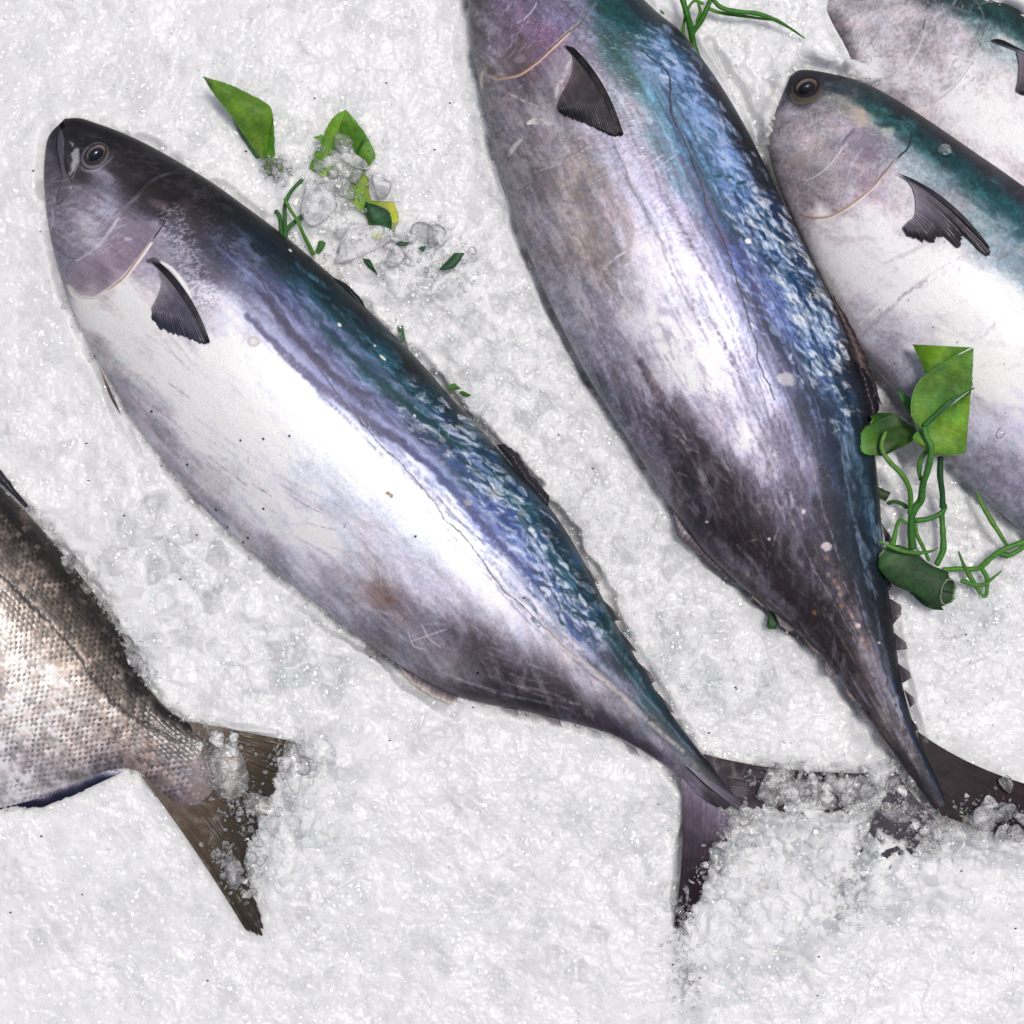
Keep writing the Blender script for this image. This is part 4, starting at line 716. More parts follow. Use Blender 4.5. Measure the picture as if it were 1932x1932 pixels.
# ---- fish 3
f3 = Fish('tuna', 'tuna with gold-rimmed eye and teal shoulder, cut off by the right edge', TUNA,
 [((1492,142),(1476,178)),((1512,132),(1462,215)),((1560,138),(1450,275)),((1622,154),(1466,345)),((1682,184),(1500,425)),((1752,229),(1535,500)),((1832,284),(1572,575)),((1905,333),(1612,648)),
  ((1985,390),(1668,715)),((2060,450),(1722,778)),((2140,520),(1785,858)),((2220,600),(1855,935)),((2300,700),(1940,1010)),((2360,800),(2050,1080)),((2410,900),(2170,1140)),((2450,1000),(2290,1190)),((2480,1080),(2400,1210))],
 0.008, 0.48, 1000, 380, seed=300)
f3.streak = .06; f3.grain = .16; f3.base([(1560,146,'#45444f'),(1640,183,'#44555a'),(1700,212,'#44444f'),(1780,264,'#4c4855'),(1860,320,'#524e5c'),(1925,362,'#504f5e'),(2100,500,'#504f5e'),
 (1640,200,'#357676'),(1690,240,'#246a6a'),(1740,270,'#235e5f'),(1790,300,'#22656c'),(1850,350,'#286c76'),(1900,390,'#2e727e'),(1930,430,'#387c8e'),(2100,580,'#387c8e'),
 (1500,170,'#3b3842'),(1575,165,'#54616e'),(1590,190,'#a9a8a0'),(1560,205,'#9a939a'),(1500,230,'#a39ba6'),(1478,282,'#a099a4'),(1530,270,'#b5aab2'),(1560,300,'#a8a0a2'),(1600,240,'#b4aab8'),(1630,222,'#c0b0a8'),(1640,280,'#9a90a4'),(1680,272,'#a3a4b4'),(1600,320,'#9f95a6'),(1540,340,'#a0969c'),(1520,380,'#9a8f96'),(1580,390,'#a89ca8'),(1640,350,'#aa98a8'),(1490,330,'#9a919c'),
 (1720,300,'#a8b4c0'),(1700,340,'#cac3cb'),(1760,340,'#93a8b4'),(1800,380,'#a5a4b0'),(1850,420,'#86a0aa'),(1900,470,'#8ba0b0'),(1650,400,'#e2dde2'),(1600,430,'#e4dee0'),(1560,430,'#ded8d8'),(1750,420,'#d6ced4'),
 (1700,480,'#f1eeef'),(1620,500,'#f0edec'),(1800,500,'#f5f3f5'),(1580,545,'#dedadc'),(1700,560,'#f5f3f6'),(1800,600,'#fbfafd'),(1880,560,'#f5f3f7'),(1930,650,'#fbfafd'),(1640,600,'#c6bec8'),(1680,645,'#a9a2b2'),(1722,622,'#d1cbd6'),(1705,695,'#a7a2b0'),(1760,700,'#dedce8'),(1860,720,'#f6f6fb'),(1925,800,'#cbc7dc'),(1870,800,'#cbc8dc'),(1850,870,'#a5a2b4'),(1900,900,'#9c98ac'),(1930,960,'#9d9aac'),(2100,800,'#d8d4e4'),(2200,1000,'#8f8ba0')], fine=.05)
p = f3.paint
shimmer(f3, [(1640,200),(1760,280),(1880,370),(1932,420)], 34, '#4a8f9a', '#1d4248', .5, 18, 31)
shimmer(f3, [(1480,260),(1560,330),(1640,300)], 80, '#cdc5cc', '#8b8090', .4, 22, 33, .8)
shimmer(f3, [(1600,520),(1750,600),(1900,700)], 120, '#ffffff', '#d6d2d8', .45, 40, 35, .6)
shimmer(f3, [(1820,380),(1900,450),(1960,520)], 40, '#c2c8ce', '#7f8f98', .5, 18, 37, .5)
EC = R4((432,600))[0]
p.blob(EC[0] - 2, EC[1] + 4, 33, 29, -25, '#2c2a33', .9, .22, .08, rel=-.0008)
p.blob(EC[0], EC[1] + 4, 29, 23, -25, '#7d6a50', .5, .12, .05); p.blob(EC[0], EC[1], 26, 19.5, -22, '#191820', .95, .1, .04)
p.stroke(R4((320,650),(350,700),(420,710),(500,680),(540,620)), 4, '#857561', .6, 3)
p.step(R4((950,860),(1100,860),(1150,920),(1130,1020),(1070,1080),(980,1190),(880,1300),(720,1420),(600,1490),(480,1505),(330,1470)), .0016, 20, 1)
p.step(R4((820,900),(700,980),(620,1100),(540,1190),(440,1240),(330,1230),(230,1190)), .0009, 12, 1)
p.stroke(R4((1100,860),(1150,920),(1130,1020),(1070,1080),(1000,1160)), 3, '#26303a', .85, 1.6)
p.stroke(R4((1060,1090),(980,1190),(880,1300),(720,1420),(600,1490),(480,1505),(400,1490)), 4, '#c9a58c', .8, 2)
p.stroke(R4((1050,1100),(960,1220),(860,1330),(720,1440),(600,1500),(500,1515)), 2, '#efe8e4', .9, 1)
p.stroke(R4((1030,1110),(950,1210),(900,1270)), 1.6, '#5a4444', .8, 1)
p.stroke(R4((700,980),(640,1080),(560,1170),(460,1235),(390,1240)), 2.4, '#ddd6dc', .8, 1.2)
p.stroke(R4((390,1240),(300,1220),(230,1185)), 1.8, '#c9c1ca', .6, 1.2)
p.stroke(R4((820,1020),(770,1090),(730,1170),(710,1250)), 1.8, '#d5ced6', .6, 1)
p.stroke(R4((760,890),(700,960),(680,1000)), 4, '#605870', .7, 3); p.poly(R4((740,900),(900,900),(960,960),(900,1010),(760,1010),(700,980)), '#82788a', .6, 5, 8)
p.blob(*R4((370,1120))[0], 22, 17, 0, '#8c7d74', .5, .5, .3); p.blob(*R4((850,1080))[0], 22, 12, -20, '#806a80', .4, .6, .4)
p.blob(*R4((800,800))[0], 14, 18, 0, '#d0bcb0', .5, .5, .4); p.blob(*R4((990,910))[0], 11, 9, 0, '#c9ccc0', .7, .4, .3)
for q in R4((820,1270),(770,1355),(900,1220)): p.blob(*q, 8, 5, 60, '#a5788c', .4, .5, .5)
for k_ in range(150):
    rg = np.random.RandomState(5900 + k_); x0, y0 = R4((250 + rg.rand() * 750, 760 + rg.rand() * 650))[0]
    if x0 + y0 < 1730 or x0 + y0 > 2010: continue
    an = math.radians(-45 + rg.randn() * 45); L_ = 4 + rg.rand() * 13
    p.stroke([(x0, y0), (x0 + L_ * math.cos(an), y0 + L_ * math.sin(an))], 1.6, '#dad2da' if rg.rand() < .6 else '#857a86', .4, 1, rel=.00005)
p.blob(*R4((960,860))[0], 14, 5, 10, '#1f2a30', .5, .5, .5)
for pts, c, a in ((R4((1450,1850),(1400,1760),(1600,1700)), '#cfcbd0', .3), ([(1655,600),(1700,560),(1760,515),(1840,470)], '#bdb6c2', .5), ([(1660,620),(1720,560),(1800,500)], '#c6c0ca', .4), ([(1845,470),(1900,440),(1932,420)], '#7f8890', .4),
                  ([(1840,690),(1890,680),(1932,690)], '#d3d0da', .4)):
    p.stroke(pts, 3.5, c, a, 3, brk=.2)
for k_ in range(50):
    rg = np.random.RandomState(6900 + k_); x0, y0 = 1560 + rg.rand() * 330, 450 + rg.rand() * 330
    p.stroke([(x0, y0), (x0 + 12 + rg.rand() * 24, y0 - 10 - rg.rand() * 14)], 2 + rg.rand() * 2, '#d2ced4', .28, 3, brk=.3)
for k_ in range(14):
    rg = np.random.RandomState(70 + k_); p.blob(1600 + rg.rand() * 320, 430 + rg.rand() * 400, 1.4, 1.4, 0, '#3a2c2c', .9, .3, .2)
for k_ in range(120):
    rg = np.random.RandomState(8900 + k_); x0, y0 = 1560 + rg.rand() * 380, 430 + rg.rand() * 480
    q_ = [(x0, y0), (x0 + 8 + rg.rand() * 20, y0 - 4 + rg.rand() * 14), (x0 + 20 + rg.rand() * 34, y0 + rg.randn() * 14)]
    p.stroke(q_, 2 + rg.rand() * 5, ['#b9b2bc', '#d0cad2', '#fbfafc'][rg.randint(3)], .3, soft=4, brk=.4, wob=4)
dashes(f3, [(1640,620),(1720,720),(1820,860),(1920,980)], 60, ['#8f8a9e', '#c9c6d8', '#a49cae'], 150, 0, (10, 34), (3, 8), .35, 41)
for pts, c, wd, a in ((T3((1700,1345),(1790,1260),(1880,1180),(1960,1130)), '#a29ca4', 4, .7), (T3((1690,1300),(1780,1220),(1860,1150)), '#fdfcfd', 5, .6), (T3((1560,1100),(1620,1220),(1700,1350)), '#b4adb4', 12, .4), (T3((1500,900),(1600,960),(1750,960)), '#c4bcc0', 9, .45),
      (T3((1780,1060),(1880,1020),(1990,960)), '#bdb6bd', 8, .5), (T3((1720,1420),(1800,1500),(1860,1600)), '#8a8296', 18, .5), ([(1850,640),(1890,600),(1932,580)], '#c6c0c8', 6, .5), ([(1770,600),(1830,640),(1900,650)], '#cfcad2', 10, .45)):
    p.stroke(pts, wd, c, a, soft=4, brk=.6, wob=5)
p.col *= .955; p.shine[:] = .3; f3.weave(.04, 3.0)
b3 = f3.build()
eye(f3, EC[0], EC[1], 21.5, 15.0, -22, M_iris2, .0018)
fin(f3.root, 'pectoral_fin', R4((1110,1230),(1160,1290),(1185,1380),(1180,1480),(1130,1530),(1100,1560)),
    R4((1690,1690),(1640,1740),(1500,1610),(1470,1700),(1370,1620),(1310,1650),(1230,1645),(1170,1620),(1100,1590)), zline(f3, .0012), ['#8b8590', '#4a4450', '#241f26'], 190, 34, 26, 14, .003, z_tip=zline(f3, .002), seed=22, raydark=.4, k=5, curve=(9, 2))
fin(f3.root, 'pectoral_fin_edge', R4((1050,1192),(1120,1215)), R4((1665,1690),(1702,1712)), zline(f3, .0020), ['#15131a', '#34313c', '#211e24'], 20, 40, 3, 3, .0036, z_tip=zline(f3, .0028), seed=23, curve=(13, 17))
print('fish3')
# ---- fish 4
f4 = Fish('tuna', 'pale lilac tuna in the top right corner, partly under the one with the gold-rimmed eye', TUNA,
 [((1562,-20),(1552,6)),((1600,-45),(1568,40)),((1680,-50),(1602,110)),((1760,-35),(1640,240)),((1850,-8),(1720,380)),((1932,26),(1800,480)),((2040,90),(1920,600)),((2160,190),(2060,720)),((2280,320),(2200,800)),((2380,480),(2300,840)),((2460,640),(2400,860)),((2500,760),(2470,860))],
 -0.016, 0.42, 760, 300, seed=400)
f4.streak = .05; f4.grain = .2; f4.base([(1600,10,'#b4a9b2'),(1640,60,'#c6bcc5'),(1700,40,'#c9bfc8'),(1680,120,'#d0c6ce'),(1720,160,'#d8d0d8'),(1760,90,'#b4a8b4'),(1800,60,'#c4b9c4'),(1740,30,'#b9adb8'),(1760,190,'#cfc6ce'),(1820,130,'#ded7de'),(1700,200,'#a79ca8'),(1640,190,'#8a8090'),(1590,60,'#8f8690'),(1650,130,'#f0edf2'),
 (1800,2,'#3f6668'),(1850,20,'#226c6c'),(1900,35,'#22696a'),(1930,60,'#2f7377'),(1932,35,'#24484c'),(1760,-20,'#3c5a60'),(1870,55,'#7b9ba2'),(1900,80,'#c4cad0'),
 (1860,180,'#f0ecf0'),(1920,160,'#dcd6dc'),(1850,250,'#eee9ee'),(1920,260,'#f8f6fa'),(1880,300,'#e6e0e8'),(1925,320,'#c9bfcc'),(1800,220,'#e8e2e8'),(2100,400,'#f0ecf0'),(2000,150,'#35777c'),(1600,-30,'#6c6670')], fine=.07)
p = f4.paint
p.step(R4((1610,0),(1655,100),(1650,220),(1620,330),(1560,450),(1450,600),(1280,730)), .0014, 18, 1)
p.step(R4((1245,130),(1240,230),(1200,340),(1130,450),(1050,520),(950,540),(870,545)), .001, 12, 1)
p.stroke(R4((1600,0),(1650,110),(1650,210),(1625,330)), 2.6, '#7a7684', .8, 1.5); p.stroke(R4((1625,330),(1560,450),(1450,600),(1280,730)), 3.5, '#e8e2e6', .8, 2)
p.stroke(R4((1245,160),(1240,240),(1200,340),(1130,450),(1050,520),(950,540),(870,545)), 2.2, '#e8e2e8', .8, 1.2)
p.stroke(R4((1250,130),(1235,200),(1245,170)), 3, '#605460', .7, 2)
p.stroke(R4((1280,60),(1400,40),(1560,90)), 5, '#94879a', .5, 4)
for k_ in range(230):
    rg = np.random.RandomState(7900 + k_); x0, y0 = R4((760 + rg.rand() * 880, 20 + rg.rand() * 640))[0]
    an = math.radians(-35 + rg.randn() * 40); L_ = 4 + rg.rand() * 15
    p.stroke([(x0, y0), (x0 + L_ * math.cos(an), y0 + L_ * math.sin(an))], 1.6 + rg.rand(), ['#f2eef2', '#8d7f8c', '#a795a8'][rg.randint(3)], .42, 1, rel=.00008)
dashes(f4, [(1680,150),(1800,300),(1932,420)], 80, ['#c0b4c0', '#f4f0f6', '#a89aaa'], 160, 10, (6, 26), (2, 6), .35, 42)
p.col = p.col * .92; L_ = p.col.mean(1, keepdims=True); p.col = L_ + (p.col - L_) * .8
p.shine[:] = .3; f4.weave(.04, 3.0)
b4 = f4.build()
fin(f4.root, 'pectoral_fin', R4((1880,350),(1900,450),(1890,560),(1880,600)), R4((2300,560),(2200,640),(2050,680),(1900,640)), zline(f4, .0012), ['#7a727c', '#3a3540', '#241f26'], 90, 24, 22, 5, .003, z_tip=zline(f4, .002), seed=24)
fin(f4.root, 'pectoral_fin_edge', R4((1700,275),(1750,268),(1800,280)), R4((2220,460),(2280,510),(2330,560)), zline(f4, .0020), ['#17141a', '#2a2833', '#17151c'], 20, 30, 3, 2, .0034, z_tip=zline(f4, .003), seed=25)

# ---- bream
fb = Fish('sea_bream', 'brown scaly bream entering from the left edge, its forked tail half buried in ice', None,
 [((-520,1000),(-522,1012)),((-470,850),(-490,1150)),((-350,745),(-410,1320)),((-210,755),(-290,1440)),((-95,830),(-170,1510)),((0,918),(-60,1530)),((62,980),(30,1518)),((132,1062),(100,1497)),((192,1140),(158,1474)),
  ((236,1212),(200,1456)),((268,1278),(232,1450)),((308,1330),(262,1456)),((350,1360),(290,1480)),((384,1374),(316,1506)),((402,1386),(342,1520)),((422,1402),(372,1528)),((438,1426),(400,1520)),((440,1462),(424,1500))],
 0.004, 0.34, 900, 330, material=M_bream, seed=500, hmul=([0,.86,.93,.97,1],[1,1,.7,.3,.12]))
fb.streak = .1; fb.base([(15,955,'#3a302c'),(60,1010,'#3a312d'),(120,1080,'#453a35'),(170,1150,'#4f443e'),(215,1220,'#4a3f39'),(250,1290,'#332b2a'),(300,1345,'#2f2827'),(350,1372,'#3a3130'),(10,1020,'#5c4f47'),(60,1080,'#857870'),(40,1150,'#a39488'),(20,1100,'#8b7e76'),(110,1150,'#6a5c50'),(150,1200,'#7a6c60'),
 (100,1200,'#a99b90'),(50,1250,'#d9cfc8'),(10,1200,'#cfc4bd'),(120,1300,'#dcd2cc'),(60,1350,'#cfc6c4'),(150,1250,'#b0a298'),(200,1340,'#c2b6b0'),(190,1260,'#75675c'),(220,1300,'#7a6c62'),(30,1420,'#b9b2b6'),(150,1400,'#b5aaa8'),(250,1380,'#b0a29c'),(280,1350,'#6a5d56'),(320,1400,'#8f8480'),(340,1440,'#a0959a'),(300,1480,'#8f8280'),(330,1500,'#8b8088'),(20,1490,'#c9c5cc'),(100,1470,'#a59c9e'),(200,1445,'#857b80'),(260,1440,'#8a7c78'),(-200,1100,'#b0a298'),(-300,900,'#4a403c')], warp=8, fine=.06)
p = fb.paint
# scale rows, dark root painted as shade under the next scale, bright rim
uu = (fb.u * fb.L).ravel(); vv = (fb.v * fb.hw[:, None] * 2).ravel(); hwv = np.repeat(fb.hw, fb.ring)
fr_rand = None; per = 11.5 * np.clip(0.55 + 0.45 * hwv / 180, 0.55, 1.15)
tr_ = 450 - p.x            # taper toward the tail
ga = (p.x * 0.72 + p.y * 0.69) + 3 * fbm(p.x, p.y, 60, 2, 71); gb = (-p.x * 0.69 + p.y * 0.72) + 3 * fbm(p.x, p.y, 60, 2, 72) + 1.6 * fbm(p.x, p.y, 11, 2, 76); ga = ga + 2.0 * fbm(p.x, p.y, 11, 2, 77) + 7 * fbm(p.x, p.y, 160, 2, 78)
w1 = 12.2; w2 = 8.4
row = np.floor(gb / w2); fa_ = ga / w1 + 0.5 * (row % 2); cell = np.floor(fa_); fr_ = fa_ - cell - 0.5; fv_ = gb / w2 - row - 0.5
rr_ = np.hypot((fr_ + 0.15) * 1.25, fv_ * 1.15)
rnd = .45 * vnoise(cell * 1.0 + 0.01, row * 1.0 + 0.01, 73) + .3 * (fbm(p.x, p.y, 24, 3, 74) + .5) + .2
dark = sstep(.05, .5, fr_ - .75 * fv_ ** 2 + .12) * (1 - .35 * sstep(.3, .5, np.abs(fv_))); rim = sstep(0.15, 0.42, rr_) * (1 - sstep(0.45, 0.62, rr_))
upper = 1 - sstep(0.1, 0.55, fb.v.ravel()); mask = 1 - sstep(330, 390, p.x)
low = sstep(.6, .95, fb.v.ravel())
dark = dark * sstep(-.5, .35, fbm(p.x, p.y, 17, 3, 80)); p.col *= .96; p.col *= (1 - (0.46 - .15 * low + .12 * upper) * dark * mask * (0.6 + .7 * rnd))[:, None]
p.col *= (1 + 0.75 * (1 - dark) * mask * (rnd - .45) + .25 * mask * fbm(p.x, p.y, 9, 3, 79))[:, None]
wm = mask * (1 - dark) * sstep(.55, .9, rnd) * (1 - low * .5); p.col = p.col * (1 - .3 * wm[:, None]) + np.array([.93, .88, .84]) * .3 * wm[:, None]
p.rel += mask * (0.00028 * (0.5 - rr_) + .0001 * fr_) 
p.stroke([(-60,1040),(0,1085),(60,1140),(130,1215),(180,1285),(230,1340),(280,1372),(340,1402)], 5.5, '#2f2826', .8, 2.5, rel=-.0003, taper=False, brk=.5, wob=5)
p.stroke([(0,1505),(70,1495),(140,1478),(200,1458)], 7, '#e6e5ec', .5, 4)
shimmer(fb, [(0,1480),(120,1450),(220,1430)], 40, '#c9c6cc', '#8a8286', .4, 14, 75)
p.shine[:] = .1 + .25 * sstep(.5, .8, rnd); bb = fb.build()
fin(fb.root, 'anal_fin', R6((-300,1370),(-100,1330),(0,1300),(150,1290),(300,1230),(400,1200),(475,1205)), R6((-250,1420),(-60,1370),(0,1345),(60,1335),(150,1340),(280,1295),(400,1240)), fb.zc + .002, ['#b9b9c8', '#20203a', '#14142a'], 160, 14, 46, 5, .001, seed=31, shine=.9, raydark=.5)
fin(fb.root, 'dorsal_fin', [(-120,800),(-40,875),(20,930),(48,958)], [(-100,790),(-20,865),(30,925),(52,955)], fb.zc + .004, ['#2a2a38', '#1c1c28', '#20202c'], 60, 8, 20, 2, .001, seed=32)
fin(fb.root, 'tail_fin', R6((730,1010),(745,1060),(735,1130),(700,1200),(640,1240),(545,1222)), R6((1290,1118),(1235,1190),(1120,1270),(1040,1340),(985,1420),(950,1500),(950,1600),(985,1710),(1006,1780),(1000,1836),(938,1800)), tz(.0085, .0046), ['#6a5f5a', '#54483c', '#3c342a', '#2a2420'], 240, 80, 100, 16, .0012, seed=33, z_tip=lambda xs, ys: np.interp(np.linspace(0, 1, len(xs)), [0, .35, .6, 1], [-.003, -.001, .003, .004]), curve=(0, 6), raydark=.55, material=M_tail)
print('bream')

# ------------------------------------------------------------------ the ice
def voro(x, y, sc_, seed, jit=0.9):
    T = np.random.RandomState(seed).rand(128, 128, 5).astype(np.float32)
    px_, py_ = x / sc_, y / sc_; ix = np.floor(px_).astype(int); iy = np.floor(py_).astype(int)
    f1_ = np.full(x.shape, 9.0); f2_ = np.full(x.shape, 9.0); out = np.zeros(x.shape); hid = np.zeros(x.shape)
    for dx in (-1, 0, 1):
        for dy in (-1, 0, 1):
            q = T[(ix + dx) & 127, (iy + dy) & 127]
            ox = ix + dx + 0.5 + (q[..., 0] - .5) * jit - px_; oy = iy + dy + 0.5 + (q[..., 1] - .5) * jit - py_
            d = np.hypot(ox, oy); m = d < f1_
            f2_ = np.where(m, f1_, np.minimum(f2_, d)); f1_ = np.where(m, d, f1_)
            pl = q[..., 2] + ((q[..., 3] - .5) * ox + (q[..., 4] - .5) * oy) * 1.6
            out = np.where(m, pl, out); hid = np.where(m, q[..., 3], hid)
    return out, f2_ - f1_, hid
CLEARPATCH = []
def blobmask(x, y, spots):
    m = np.zeros(x.shape)
    for cx, cy_, rx, ry, ang, a in spots:
        ca, sa = math.cos(math.radians(ang)), math.sin(math.radians(ang)); dx, dy = x - cx, y - cy_
        r = ((dx * ca + dy * sa) / rx) ** 2 + ((-dx * sa + dy * ca) / ry) ** 2
        m = np.maximum(m, a * np.exp(-r))
    return m
COARSE = [(820,520,130,90,20,1),(960,700,160,110,50,1),(1150,1000,170,110,50,1),(1250,1250,150,120,50,.9),(330,1080,120,160,-30,.9),(520,1230,160,70,20,.9),(250,1250,120,120,0,.7),(1560,1550,320,110,0,.9),
          (1470,1700,240,120,0,.7),(650,340,110,90,0,.9),(1500,130,110,70,20,.8),(1850,1130,120,120,0,.6),(1400,1270,120,80,0,.8),(560,1550,110,150,0,.8),(940,300,40,200,0,.7),(1640,80,90,60,0,.8),(1760,960,100,90,0,.6),(1350,1750,90,180,0,.6)]
# raised rims of ice that bite into the fish and fins: x, y, rx, ry, angle, height (m)
RISE = [(1515,1548,115,13,3,.0105),(1870,1590,90,16,12,.014),(1450,1530,26,14,20,.008),(1500,1520,60,30,10,.006),(1520,1590,130,42,5,.010),(1400,1640,60,90,-20,.0085),(1460,1720,110,80,0,.007),(1660,1590,60,40,0,.010),(1620,1655,75,70,0,.010),(1560,1700,70,60,0,.009),(1720,1640,120,60,0,.009),(1600,1700,28,24,0,.004),(1560,1740,60,26,20,.0065),(1340,1760,22,70,0,.007),(1300,1800,30,30,0,.006),
        (1850,1600,90,28,0,.009),(1660,1470,26,40,20,.012),(1300,1660,16,10,0,.004),
        (1448,230,22,60,10,.0105),(1475,175,18,36,0,.0105),(1610,130,56,16,22,.0105),(1560,116,46,12,8,.0105),
        (590,1560,60,60,30,.008),(640,1420,70,36,0,.009),(540,1640,40,70,0,.007),(585,1500,60,40,0,.007),
        (196,1080,60,24,50,.011),(256,1190,60,22,55,.011),(124,1008,60,20,45,.010),(450,1372,60,8,10,.004),(640,330,60,50,0,.008),(720,440,60,40,0,.004),(640,420,60,30,0,.009),(760,520,110,40,20,.006)]
# narrow shadowed gaps between fish and ice: polyline, half width, depth
GAPS = [([(700,620),(800,715),(900,815),(985,905),(1060,1000),(1120,1095),(1170,1190)], 26, .016), ([(985,470),(1040,590),(1100,700),(1160,790),(1215,880)], 8, .005), ([(1310,1020),(1380,1090),(1460,1150),(1560,1240)], 16, .010),
        ([(560,1130),(640,1190),(720,1235)], 20, .012), ([(700,1225),(780,1290),(850,1335)], 22, .010), ([(1620,640),(1680,760),(1740,860),(1830,950),(1932,1020)], 55, .014), ([(1420,240),(1440,300),(1460,340)], 18, .01),
        ([(1305,1500),(1288,1600),(1276,1740)], 14, .006), ([(1240,1330),(1310,1420)], 12, .006), ([(1690,1180),(1710,1290),(1740,1390)], 12, .006), ([(1340,80),(1400,180),(1440,260)], 14, .012), ([(180,680),(215,770),(260,850)], 12, .006)]
def ice_height(x, y, carve=True):
    wx = x + 10 * fbm(x, y, 34, 3, 401); wy = y + 10 * fbm(x, y, 34, 3, 411)
    co = np.clip(0.22 + blobmask(x, y, COARSE) + 0.25 * fbm(x, y, 160, 3, 421), 0.05, 1)
    a, ea, ha = voro(wx, wy, 46, 1); b, eb, hb = voro(wx + 5, wy, 20, 2); c, ec, hc = voro(wx, wy + 3, 9, 3)
    z = 0.0035 * fbm(x, y, 300, 3, 431)
    z += co * (0.0036 * (a - .5)) * sstep(-.1, .3, ea) + co * 0.0013 * (b - .5) * sstep(-.1, .35, eb) + (.2 + .65 * co) * 0.0007 * (c - .5) * sstep(-.1, .4, ec) + .0008 * fbm(x, y, 42, 3, 445)
    z += (.00018 + .00025 * co) * fbm(x, y, 8, 4, 441, .7)
    e0, ee, he = voro(wx + 20 * fbm(x, y, 60, 2, 481), wy + 20 * fbm(x, y, 60, 2, 482), 95, 9)
    z += .0016 * (e0 - .5) * sstep(-.1, .3, ee) * (.3 + co)
    frost = np.clip(0.86 + .2 * (hb - .5) * (.5 + co) + .24 * (ha - .5) * (.55 + co) + .22 * (he - .5) - .22 * np.exp(-eb / .10) * (.15 + co) * (hc > .5) - 0.55 * co * (ha < .35) * sstep(0, .25, ea) - 0.4 * co * (hb < .3) * sstep(0, .2, eb) + .3 * fbm(x, y, 90, 4, 451), 0, 1)
    r = np.zeros(x.shape)
    for cx, cy_, rx, ry, ang, hgt in RISE:
        ca, sa = math.cos(math.radians(ang)), math.sin(math.radians(ang)); dx, dy = wx - cx, wy - cy_
        q = ((dx * ca + dy * sa) / rx) ** 2 + ((-dx * sa + dy * ca) / ry) ** 2
        r = np.maximum(r, hgt * np.exp(-q ** 1.5))
    z = z + r * (0.75 + 0.7 * b)
    return z, frost, r, co
def build_ice():
    c0 = np.arange(-1040, 1041, 1.75)
    ext = np.array([1080, 1130, 1200, 1290, 1400, 1550, 1750, 2000, 2400, 3000]); ext = ext.astype(float)
    g = np.r_[-ext[::-1], c0, ext] + 966; n = len(g)
    x, y = np.meshgrid(g, g[::-1], indexing='xy'); y = 1932 - y; y = np.meshgrid(g, g)[1]
    z, frost, rise, co = ice_height(x, y)
    for f in (f1, f2, f3, f4, fb):
        o = f.outline; x0, y0 = o.min(0) - 60; x1, y1 = o.max(0) + 60
        m = (x > x0) & (x < x1) & (y > y0) & (y < y1); xs, ys = x[m], y[m]
        d, _, _ = pdist(xs, ys, np.r_[o, o[:1]]); sg = np.where(inside(xs, ys, o), d, -d)
        zi = z[m]; keep = rise[m] > 0.0035
        cut = sstep(0, 22, sg) * (1 - .95 * keep)
        zi = zi * (1 - cut) + (f.zc - 0.022) * cut
        # the fish has settled into the bed: the rim keeps just under its widest line
        z_tr = .013 * np.exp(-((sg + 5) / 8.0) ** 2) * (.3 + 1.1 * fbm(xs, ys, 40, 3, 463)).clip(0, 1); zi = zi - z_tr * (1 - keep)
        lim = f.zc - 0.0022 + 0.0085 * fbm(xs, ys, 13, 4, 461, .65) * sstep(-.1, .4, fbm(xs, ys, 120, 2, 462)) ; near = (1 - sstep(4, 46, np.abs(sg))) * (1 - keep)
        if f is not f4: zi = np.where((sg > -46), zi * (1 - near) + np.minimum(zi + .002, lim) * near, zi)
        z[m] = zi
    for pts, wd, dp in GAPS:
        ln = smooth_line(pts, 6); x0, y0 = ln.min(0) - 2 * wd; x1, y1 = ln.max(0) + 2 * wd
        m = (x > x0) & (x < x1) & (y > y0) & (y < y1); d, t, _ = pdist(x[m], y[m], ln)
        ww = wd * (0.75 + .7 * fbm(x[m], y[m], 36, 3, 471)); z[m] -= dp * (1 - sstep(ww * .55, ww * 1.05 + 3, d)) * np.sin(np.pi * np.clip(t, .02, .98)) ** .4
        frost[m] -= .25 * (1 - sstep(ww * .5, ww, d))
    X = (x - 966) * S; Y = -(y - 966) * S
    V = np.stack([X, Y, z], -1).reshape(-1, 3)
    me = mesh_np('ice_bed', V, grid_faces(n, n), None, {'frost': np.clip(frost, 0, 1).ravel(), 'coarse': co.ravel()}, True)
    o = link('ice_ground', me, M_ice); tag(o, 'bed of packed crushed ice under the fish', None, None, 'structure')
    return g, z
ig, iz = build_ice()
def ice_z(x, y):
    i = np.clip(np.searchsorted(ig, x), 0, len(ig) - 1); j = np.clip(np.searchsorted(ig, y), 0, len(ig) - 1); return iz[j, i]
print('ice')

# ---- lumps of clear ice
def ico(sub):
    import bmesh
    bm = bmesh.new(); bmesh.ops.create_icosphere(bm, subdivisions=sub, radius=1.0)
    V = np.array([v.co[:] for v in bm.verts]); F = np.array([[v.index for v in f.verts] for f in bm.faces]); bm.free(); return V, F
ICO = {k_: ico(k_) for k_ in (1, 2, 3, 4)}
def lump(rng, sub=3, cuts=9, flat=0.6, rough=0.06):
    V, F = ICO[sub]; V = V.copy()
    for _ in range(cuts):
        n_ = rng.randn(3); n_ /= np.linalg.norm(n_); d = V @ n_ - (0.45 + 0.4 * rng.rand()); V -= np.clip(d, 0, None)[:, None] * n_ * 0.95
    V *= np.array([1, 0.55 + 0.45 * rng.rand(), flat])
    V += rough * (np.stack([np.sin(V[:, 1] * 5 + rng.rand() * 9), np.sin(V[:, 2] * 6 + rng.rand() * 9), np.sin(V[:, 0] * 5 + rng.rand() * 9)], -1)) * .6
    return V, F
